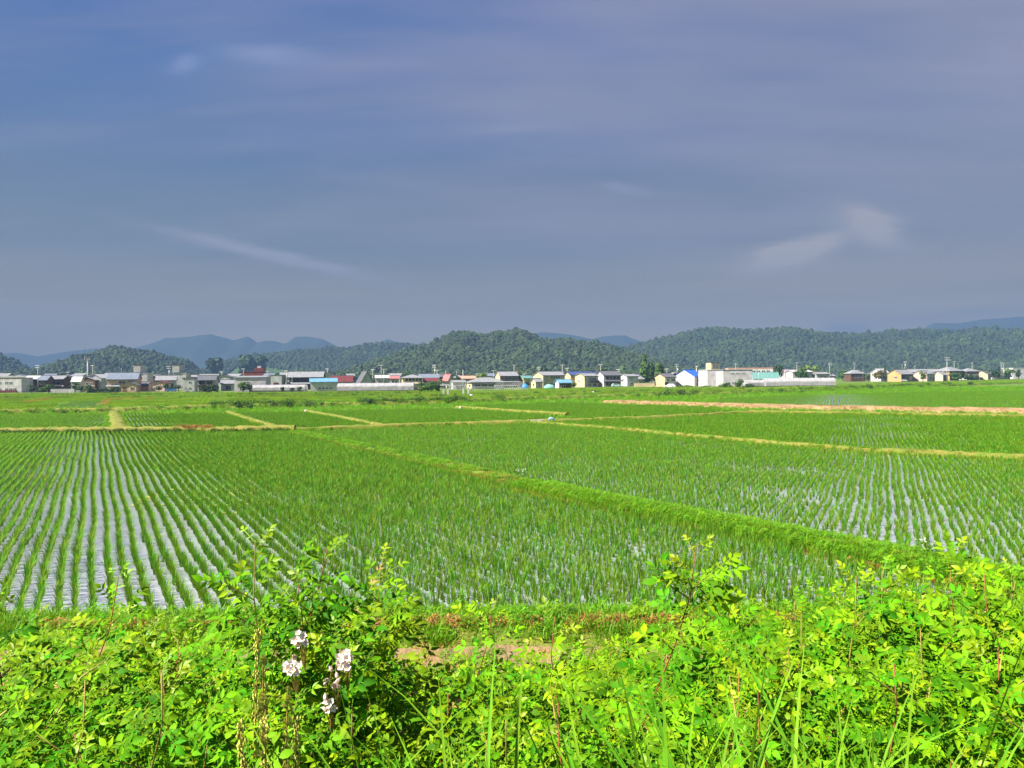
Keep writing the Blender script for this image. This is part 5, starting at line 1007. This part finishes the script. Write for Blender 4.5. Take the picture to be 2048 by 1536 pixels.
def rose(label, x, D, ytop, rad=.42, canes=10, ls=1.4, seed=None, lean=0.0, deep=.42, dens=1.0, yaw0=None, group='wild rose bushes on the embankment', spread_shoot=.5, name='rose_bush', tall=.92, extra=330):
    r = random.Random(seed if seed is not None else int(x * 13 + D * 101)); z0 = gz(D); ls *= .84; X = (x - 1024) / FPX * D; h = max(.35, ztop(x, ytop, D) - z0)
    root = empty(name, (X, D, z0), 0, label, 'bush', group); nl = 0; deepb = deep
    for c in range(canes):
        if nl > 276: break
        top = c == 0; hh = h if top else h * r.uniform(.55 * tall, tall); a = r.uniform(0, 6.283); rr = rad * r.uniform(.25, 1.05) if not top else rad * spread_shoot * .5
        da, db = (math.cos(a) * rr, math.sin(a) * rr) if not top else (lean * h, 0.0); droop = r.uniform(0, .18) if not top else .0; b0 = Vector((r.uniform(-.14, .14), r.uniform(-.14, .14), -.03)) if not top else Vector((-lean * h, 0, -.03))
        wob = r.choice((-1, 1)) * r.uniform(.04, .10), r.uniform(-.06, .06)
        def cp(t): return b0 + Vector((da * t ** 1.5 + wob[0] * math.sin(t * 5), db * t ** 1.5 + wob[1] * math.sin(t * 4.2), (hh + .03) * (t * (1 + droop) - droop * t ** 3)))
        q = MB(); q.tube([cp(i / 8) for i in range(9)], [.0043 * (1 - .66 * i / 8) * (1.1 if top else .85) for i in range(9)], 5); q.build('cane', m_cane if r.random() < .6 else m_caneg, root, smooth=True)
        n = int(min(20 if not top else 40, max(8, hh / .036)) * dens); t0 = .12 if hh < .6 else .34; a0 = r.uniform(0, 6.28)
        for i in range(n):
            if nl >= 298: break
            t = t0 + (1 - t0) * (i + r.uniform(0, .8)) / n; t = min(t, 1.0); p = cp(t); az = a0 + i * 2.4 + r.uniform(-.5, .5); tipd = (1 - t) * hh
            el_ = R(r.uniform(5, 45) + (28 if tipd < .08 else 0)); young = tipd < .13 and hh > .6 * h and r.random() < .75
            s = ls * r.uniform(.75, 1.12) * (.62 + .38 * min(1, tipd / .2))
            me = r.choice(LY) if young else (r.choice(LD) if r.random() < deepb + .45 * (1 - t) else r.choice(LM))  # dark leaves more often lower on the cane, painting inner shade
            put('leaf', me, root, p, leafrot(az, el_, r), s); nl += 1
        if not top or True:   # short side shoots with a rosette of leaves
            for k in range(3 if not top else 9):
                if nl >= 296: break
                t = r.uniform(.25, .92); p = cp(t); az = r.uniform(0, 6.28); l = r.uniform(.06, .14); e = p + Vector((math.cos(az) * l, math.sin(az) * l, l * .7))
                q = MB(); q.tube([p, e], [.0028, .0016], 4); q.build('twig', m_caneg, root)
                for i in range(4):
                    put('leaf', r.choice(LM if r.random() > deepb else LD), root, p.lerp(e, .4 + .2 * i), leafrot(az + (i - 1.5) * 1.1, R(r.uniform(10, 50)), r), ls * r.uniform(.6, .9)); nl += 1
    # leaves past the 300 that are parts: one joined part of the bush
    items = []
    for k in range(extra):
        a = r.uniform(0, 6.283); q = rad * 1.05 * math.sqrt(r.random()); t = r.uniform(.25, 1.0) * tall * h * (1 - .35 * (q / (rad * 1.05)) ** 2)
        p = Vector((q * math.cos(a), q * math.sin(a), t)); me = r.choice(LD) if r.random() < deepb + .5 * (1 - t / h) else (r.choice(LM) if r.random() < .9 else r.choice(LY) if r.random() < .8 else LW[0])  # dark leaves more often towards the foot, as shade between leaves
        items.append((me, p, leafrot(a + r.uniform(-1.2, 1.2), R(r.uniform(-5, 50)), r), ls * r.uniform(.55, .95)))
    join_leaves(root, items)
    return root
def cluster(root, x, y, D, nf, spread, label=None, buds=0, seed=0):
    r = random.Random(seed); c = Vector(AT(x, D, ztop(x, y, D))) - root.location; q = MB(); b = c + Vector((0, .03, -.10)); V = []
    for k in range(nf + buds):
        th = k * 2.4; rr = .8 * spread * math.sqrt((k + .5) / (nf + buds)); p = c + Vector((rr * math.cos(th), -abs(r.uniform(.0, .02)) - .02 * (1 - rr / spread), rr * math.sin(th) * .95)); V.append(p); q.tube([b, b.lerp(p, .6) + Vector((0, .01, 0)), p + Vector((0, .003, 0))], [.0013, .001, .0008], 4)
    st = q.build('flower_cluster', m_caneg, root); 
    for k, p in enumerate(V):
        if k < nf: put('flower', r.choice(FM), st, p, (R(r.uniform(35, 80)), R(r.uniform(-35, 15)), R(r.uniform(-35, 35))), r.uniform(.74, .94))
        else: put('bud', BM, st, p, (R(r.uniform(-40, 60)), R(r.uniform(-40, 40)), 0), r.uniform(1.3, 1.8))
    return st

rose('tallest rose bush left of the middle with two long yellowish shoots', 545, 2.5, 1080, .33, 13, 1.55, lean=.03, tall=.92, dens=1.0, deep=.3)
rose('tall rose shoot leaning right behind the tallest bush at left', 596, 2.65, 1102, .30, 6, 1.4, lean=.14, tall=.88, extra=90)
rose('rose bush with an arching bare tip above the white flowers', 716, 3.0, 1124, .26, 9, 1.4, lean=.06, tall=.93)
fb = rose('rose bush carrying four clusters of white flowers', 640, 2.5, 1290, .30, 12, 1.25, deep=.25, tall=.95)
for (x, y, nf, sp, bd, lb) in [(598, 1276, 7, .026, 1, 1), (583, 1331, 11, .030, 2, 2), (686, 1318, 12, .030, 1, 3), (652, 1408, 6, .024, 2, 4), (664, 1362, 0, .035, 7, 5)]:
    cluster(fb, x, y, 2.14, nf, sp, None, bd, seed=lb)
rose('rose bush with a slim shoot rising before the flooded rows at far left', 175, 2.7, 1158, .42, 10, 1.4, lean=.10, tall=.85)
rose('rose bush at the left edge with a short pale shoot', 52, 2.6, 1196, .42, 10, 1.4, lean=.08, tall=.85)
rose('rose bush below the flooded rows, behind the left edge bushes', 265, 3.6, 1245, .5, 10, 1.35)
rose('rose bush on the slope left of the tallest bush', 362, 4.0, 1240, .5, 10, 1.35)
rose('dense rose bush filling the bottom left corner', 90, 2.0, 1370, .42, 13, 1.3, deep=.4)
rose('pale leaved rose bush along the bottom edge right of the corner bush', 245, 2.0, 1345, .40, 13, 1.3, deep=.15)
rose('rose bush between the pale leaved bush and the seed stalks', 390, 2.2, 1330, .40, 13, 1.3)
rose('low rose bush behind the yellow seed stalks', 500, 2.1, 1395, .36, 12, 1.25, deep=.5)
rose('low rose bush right under the flowering bush', 740, 2.1, 1425, .40, 12, 1.25, deep=.45)
rose('low spreading rose bush below the bare path, left of centre', 840, 2.5, 1395, .45, 12, 1.25)
rose('slender rose shoot left of centre before the dirt path', 955, 4.2, 1207, .30, 6, 1.5, lean=.06, tall=.5, extra=30)
rose('rose seedling beside the slender shoot before the rusty weeds', 880, 4.8, 1345, .40, 7, 1.5)
rose('low rose bush at bottom centre among grass blades', 970, 2.1, 1430, .42, 12, 1.25)
rose('rose bush right of the path gap in the middle of the slope', 1075, 4.6, 1330, .5, 9, 1.5)
rose('leaning rose bush in the middle with pale young leaves', 1150, 3.0, 1238, .45, 11, 1.45, lean=.08, tall=.8)
rose('low dense rose bush at the bottom, right of centre', 1150, 2.1, 1420, .42, 12, 1.3, deep=.4)
rose('tallest rose bush right of the middle with a pale upright tip', 1335, 2.8, 1085, .26, 7, 1.5, lean=.06, tall=.56, extra=60)
rose('rose bush behind the tallest shoot right of the middle', 1290, 3.7, 1262, .5, 10, 1.4)
rose('rose bush with red canes right of the tallest right shoot', 1410, 2.3, 1345, .42, 12, 1.35)
rose('rose bush on the slope under the diagonal bund', 1440, 4.0, 1190, .40, 9, 1.4, tall=.75)
rose('rose bush with domed pale top right of the middle', 1560, 3.0, 1232, .48, 11, 1.45)
rose('rose bush with bronze young leaves left of the big right thicket', 1680, 3.1, 1150, .45, 12, 1.45, tall=.88)
rose('broad rose bush in the right thicket with large leaves', 1800, 3.2, 1140, .50, 12, 1.55, tall=.9)
rose('highest rose bush of the right thicket with an upright tip', 1930, 3.5, 1098, .50, 12, 1.5, tall=.85)
rose('rose bush at the right edge with drooping leaves', 2030, 2.8, 1150, .45, 12, 1.5, tall=.9)
rose('dense rose bush in front of the right thicket', 1880, 2.4, 1262, .42, 13, 1.4)
rose('rose bush with dark red canes along the bottom right', 1735, 2.2, 1340, .42, 13, 1.35, deep=.4)
rose('low rose bush right of the long grass clump', 1580, 2.1, 1385, .42, 13, 1.3)
rose('dense rose bush filling the bottom right corner', 2020, 2.05, 1340, .42, 13, 1.35, deep=.4)
rose('rose bush just cut by the left edge of the view', -70, 2.2, 1275, .42, 10, 1.35)
rose('rose bush just cut by the right edge of the view', 2140, 2.8, 1150, .45, 10, 1.4)
for (x, D, yt, lb) in [(600, 6.0, 1318, 'rose bush low on the slope behind the white flowers'), (1010, 7.0, 1352, 'small rose bush at the foot of the slope by the dirt path'), (1240, 6.2, 1300, 'rose bush at the foot of the slope right of the middle'), (1510, 5.6, 1268, 'rose bush low on the slope below the diagonal bund'), (300, 6.0, 1300, 'rose bush low on the slope before the flooded rows'), (120, 5.4, 1262, 'rose bush low on the slope at the left edge'), (1740, 5.8, 1222, 'rose bush low on the slope behind the right thicket'), (1990, 6.2, 1205, 'rose bush at the far right foot of the slope'), (450, 5.2, 1300, 'rose bush low on the slope left of the tallest shoots'), (30, 3.9, 1235, 'rose bush of the second row at the left edge'), (200, 4.6, 1258, 'rose bush of the second row under the flooded paddy rows'), (720, 4.0, 1352, 'low rose bush right behind the white flowers'), (820, 5.6, 1350, 'low rose bush at the near side of the dirt path, left of centre'), (930, 3.3, 1372, 'low rose bush of the second row at bottom centre'), (1040, 3.2, 1362, 'low rose bush of the second row right of bottom centre'), (1200, 4.6, 1300, 'rose bush of the second row under the tallest right shoot'), (1380, 5.2, 1262, 'rose bush behind the red caned bush, right of the tallest right shoot'),
    (1500, 3.8, 1262, 'rose bush of the second row left of the domed bush'), (1620, 4.4, 1205, 'rose bush of the second row behind the domed bush'), (1860, 4.6, 1150, 'rose bush of the second row behind the broad right thicket'), (2000, 4.4, 1145, 'rose bush of the second row at the right edge'), (1700, 4.4, 1185, 'rose bush of the second row behind the bronze leaved bush'), (1960, 2.5, 1275, 'rose bush in front of the highest right bush'), (1640, 2.5, 1310, 'rose bush between the domed bush and the dark red canes'), (1490, 2.5, 1335, 'rose bush left of the long grass in the lower right'), (160, 3.2, 1255, 'rose bush just behind the slim left shoot'), (330, 3.0, 1275, 'rose bush of the second row left of the seed stalks')]:
    rose(lb, x, D, yt, .6, 9, 1.5, dens=.9)

# low leafy cover under the bushes, coloured dark for the shade in the gaps
m_cov = mat('cover_leaf_shaded', (.04, .14, .008), .6, var=.2, nscale=10, rnd=.3, trans=.15, spec=.15)
def cover_mesh(seed, m):
    r = random.Random(seed); mb = MB()
    for k in range(9):
        a = r.uniform(0, 6.28); t = r.uniform(0, .8); d = Vector((math.cos(a) * math.cos(t), math.sin(a) * math.cos(t), math.sin(t))); b = Vector((r.uniform(-.07, .07), r.uniform(-.07, .07), r.uniform(.0, .16))); L_ = r.uniform(.035, .06)
        leaflet(mb, b, d, Vector((r.uniform(-.4, .4), r.uniform(-.4, .4), 1)), L_, L_ * .55, .3, .2)
    for k in range(3): blade(mb, (r.uniform(-.06, .06), r.uniform(-.06, .06), -.02), r.uniform(0, 6.28), r.uniform(.15, .3), .08, .006, 3, .2)
    return mb.build('ground_leaves', m, link=False)
C_cov = source_collection('cover', [cover_mesh(i, (m_leaf_shade, m_leaf_shade, m_cov, m_cov)[i % 4]) for i in range(8)])
r_ = np.random.RandomState(8); n = 14000; yy = 1.0 + 9.2 * r_.rand(n) ** .8; xx = (r_.rand(n) * 2 - 1) * (yy * .72 + 1.2)
k = ~((yy > 9.2) & (r_.rand(n) < (yy - 9.2) / 1.2)); xx, yy = xx[k], yy[k]; n = len(xx)
zz = np.array([gz(b) + rough(a, b) for a, b in zip(xx, yy)]); e = np.zeros((n, 3)); e[:, 2] = r_.rand(n) * 6.28; e[:, :2] = r_.normal(0, .25, (n, 2))
scatter('ground_cover', np.stack([xx, yy, zz - .01], 1), e, r_.uniform(.9, 1.9, n), r_.randint(0, 8, n), C_cov, 'low leafy ground cover, darkened as shade under the rose bushes on the embankment')

# grass clumps with long blades
m_bl = mat('grass_blade', (.15, .36, .015), .6, var=.12, nscale=5, rnd=.2, trans=.3, spec=.12)
BLM = []
for sd_ in range(10):
    r = random.Random(300 + sd_); q = MB(); L_ = 1.0; lean = r.uniform(.12, .7); dr = r.uniform(.02, .42); V = []; ns = 9; w = r.uniform(.0065, .012); tw = r.uniform(-.8, .8)
    for i in range(ns + 1):
        t = i / ns; p = Vector((lean * t ** 1.8, 0, t - dr * t ** 3.2)); ww = w * .85 * (1 - t ** 4) * min(1, .55 + 1.2 * t) + .0006; s = Vector((math.sin(tw * t), math.cos(tw * t), 0)); V += [p - s * ww / 2, p + Vector((0, 0, -.15 * ww)), p + s * ww / 2]
    F = []
    for i in range(ns):
        for c in (0, 1): F.append((3 * i + c, 3 * i + c + 1, 3 * i + 4 + c, 3 * i + 3 + c))
    q.add(V, F); o = q.build('blade', m_bl, link=False, smooth=True); BLM.append(o.data); bpy.data.objects.remove(o)
def clump(label, x, D, ytop, n, az=None, sp=1.2, seed=0):
    r = random.Random(seed + int(x)); z0 = gz(D); h = ztop(x, ytop, D) - z0; root = empty('grass_clump', AT(x, D, z0), 0, label, 'grass clump', 'tall grass clumps on the embankment')
    for k in range(n):
        a = r.uniform(0, 6.28) if az is None else az + r.uniform(-sp, sp); s = h * r.uniform(.82, 1.14)
        put('blade', r.choice(BLM), root, (r.uniform(-.05, .05), r.uniform(-.05, .05), -.02), (r.uniform(-.12, .12), r.uniform(-.1, .15), a), (s, s * 1.15 / max(.6, s) ** .3, s))
for (x, D, yt, n, az, lb) in [(1225, 1.9, 1310, 9, 2.9, 'long bladed grass clump leaning left near the middle of the bottom edge'), (1290, 2.0, 1335, 12, None, 'upright grass clump at the foot of the tallest right shoot'), (1385, 1.8, 1345, 14, None, 'thick grass clump of long blades right of the middle'), (1470, 1.9, 1330, 12, None, 'grass clump between two red caned rose bushes'), (1560, 1.7, 1395, 10, 2.6, 'grass clump at the bottom leaning left under the domed bush'), (1655, 1.7, 1370, 12, .4, 'grass clump leaning right along the bottom edge at right'), (1745, 1.75, 1385, 12, None, 'spreading grass clump before the dark red canes'), (1835, 2.0, 1290, 8, None, 'tall thin grass clump in front of the right thicket'), (1950, 1.7, 1420, 9, 2.5, 'grass clump at the bottom right corner leaning left'),
                            (915, 1.65, 1420, 7, 2.6, 'grass clump with long left leaning blades at the bottom centre'), (1010, 1.6, 1440, 7, 2.8, 'second left leaning grass clump at the bottom centre'), (800, 1.6, 1450, 5, 2.7, 'few broad blades at the bottom left of centre'), (690, 1.5, 1470, 4, 2.9, 'two or three broad blades arching left below the flowers'), (430, 1.9, 1390, 4, None, 'thin grass stems left of the seed stalks'), (1130, 1.7, 1445, 7, None, 'short grass clump right of the bottom centre')]:
    clump(lb, x, 1.5 + (D - 1.5) * .3, yt - 30, int(n * 3.2), az, seed=n)
# yellow seed stalks
m_seed = mat('seed_head', (.42, .42, .07), .8, var=.25, nscale=30)
def seedstalk(label, x, D, ytop, lean, seed):
    r = random.Random(seed); z0 = gz(D); h = ztop(x, ytop, D) - z0; root = empty('seed_stalk', AT(x, D, z0), r.uniform(0, 6), label, 'seed stalk', 'yellow seed stalks'); q = MB(); P = [Vector((lean * (i / 6) ** 2, 0, h * i / 6)) for i in range(7)]; q.tube(P, [.004 * (1 - .6 * i / 6) for i in range(7)], 5); q.build('stem', m_caneg, root)
    q = MB()
    for k in range(240):
        t = r.uniform(.38, 1.0); i = min(5, int(t * 6)); p = P[i].lerp(P[i + 1], t * 6 - i); a = r.uniform(0, 6.28); rr = r.uniform(.003, .022) * (1.15 - t * .7); c = p + Vector((math.cos(a) * rr, math.sin(a) * rr, r.uniform(-.01, .01))); s = r.uniform(.003, .0055)
        q.add([c + Vector((0, 0, s * 1.5)), c + Vector((s, 0, 0)), c + Vector((-s * .5, s * .8, 0)), c + Vector((-s * .5, -s * .8, 0)), c - Vector((0, 0, s * 1.5))], [(0, 1, 2), (0, 2, 3), (0, 3, 1), (4, 2, 1), (4, 3, 2), (4, 1, 3)])
    o = q.build('seed_head', m_seed, root); o['kind'] = 'stuff'
for (x, D, yt, l, lb) in [(512, 1.95, 1318, .01, 'tallest yellow seed stalk left of the white flowers'), (488, 2.0, 1270, .03, 'slim pale seed stalk left of the tallest one'), (552, 1.9, 1375, .02, 'yellow seed stalk right of the tallest one'), (532, 1.75, 1430, -.02, 'short yellow seed stalk low between two taller ones'), (498, 1.7, 1450, .03, 'short yellow seed stalk at the bottom left of the group'), (568, 1.75, 1445, .02, 'thin short seed stalk at the right end of the group')]:
    seedstalk(lb, x, D, yt, l, int(x))
# daisies on the diagonal bund
m_wh = MW['white']
for i, (x, y, lb) in enumerate([(1043, 968, 'small white flowered weed clump halfway along the diagonal bund'), (1852, 1128, 'white flowered weed clump on the diagonal bund near the right thicket')]):
    p = G(x, y); r = random.Random(i); root = empty('flowering_weed', (p.x, p.y, .2), 0, lb, 'weed', 'flowering weeds on the bund'); q = MB()
    for k in range(60):
        a = r.uniform(0, 6.28); t = r.uniform(0, 1.2); leaflet(q, Vector((r.uniform(-.22, .22), r.uniform(-.18, .18), r.uniform(0, .28))), Vector((math.cos(a), math.sin(a), math.sin(t))), Vector((0, 0, 1)), .09, .035, .3, .3)
    q.build('foliage', m_gd, root)
    fm = None
    for k in range(10):
        if fm is None: q = MB(); q.add([(.017 * math.cos(j * .785), .017 * math.sin(j * .785), .004 * (j % 2)) for j in range(8)], [tuple(range(8))]); o = q.build('flower', m_wh, root); fm = o.data
        else: o = put('flower', fm, root)
        o.location = (r.uniform(-.2, .2), r.uniform(-.2, .1), r.uniform(.28, .36)); o.rotation_euler = (r.uniform(.2, .9), r.uniform(-.3, .3), 0)

# ================================================================== AIR
hz = bpy.data.materials.new('haze_air'); hz.use_nodes = True; t = hz.node_tree; t.nodes.clear(); o_ = t.nodes.new('ShaderNodeOutputMaterial'); pv = t.nodes.new('ShaderNodeVolumePrincipled')
pv.inputs['Color'].default_value = (.13, .225, .42, 1); pv.inputs['Density'].default_value = 3.3e-4; pv.inputs['Anisotropy'].default_value = 0.0
t.links.new(pv.outputs[0], o_.inputs['Volume'])
q = MB(); q.box(-6400, 6400, -6400, 6000, -1.2, 415); q.build('haze', hz)['kind'] = 'stuff'
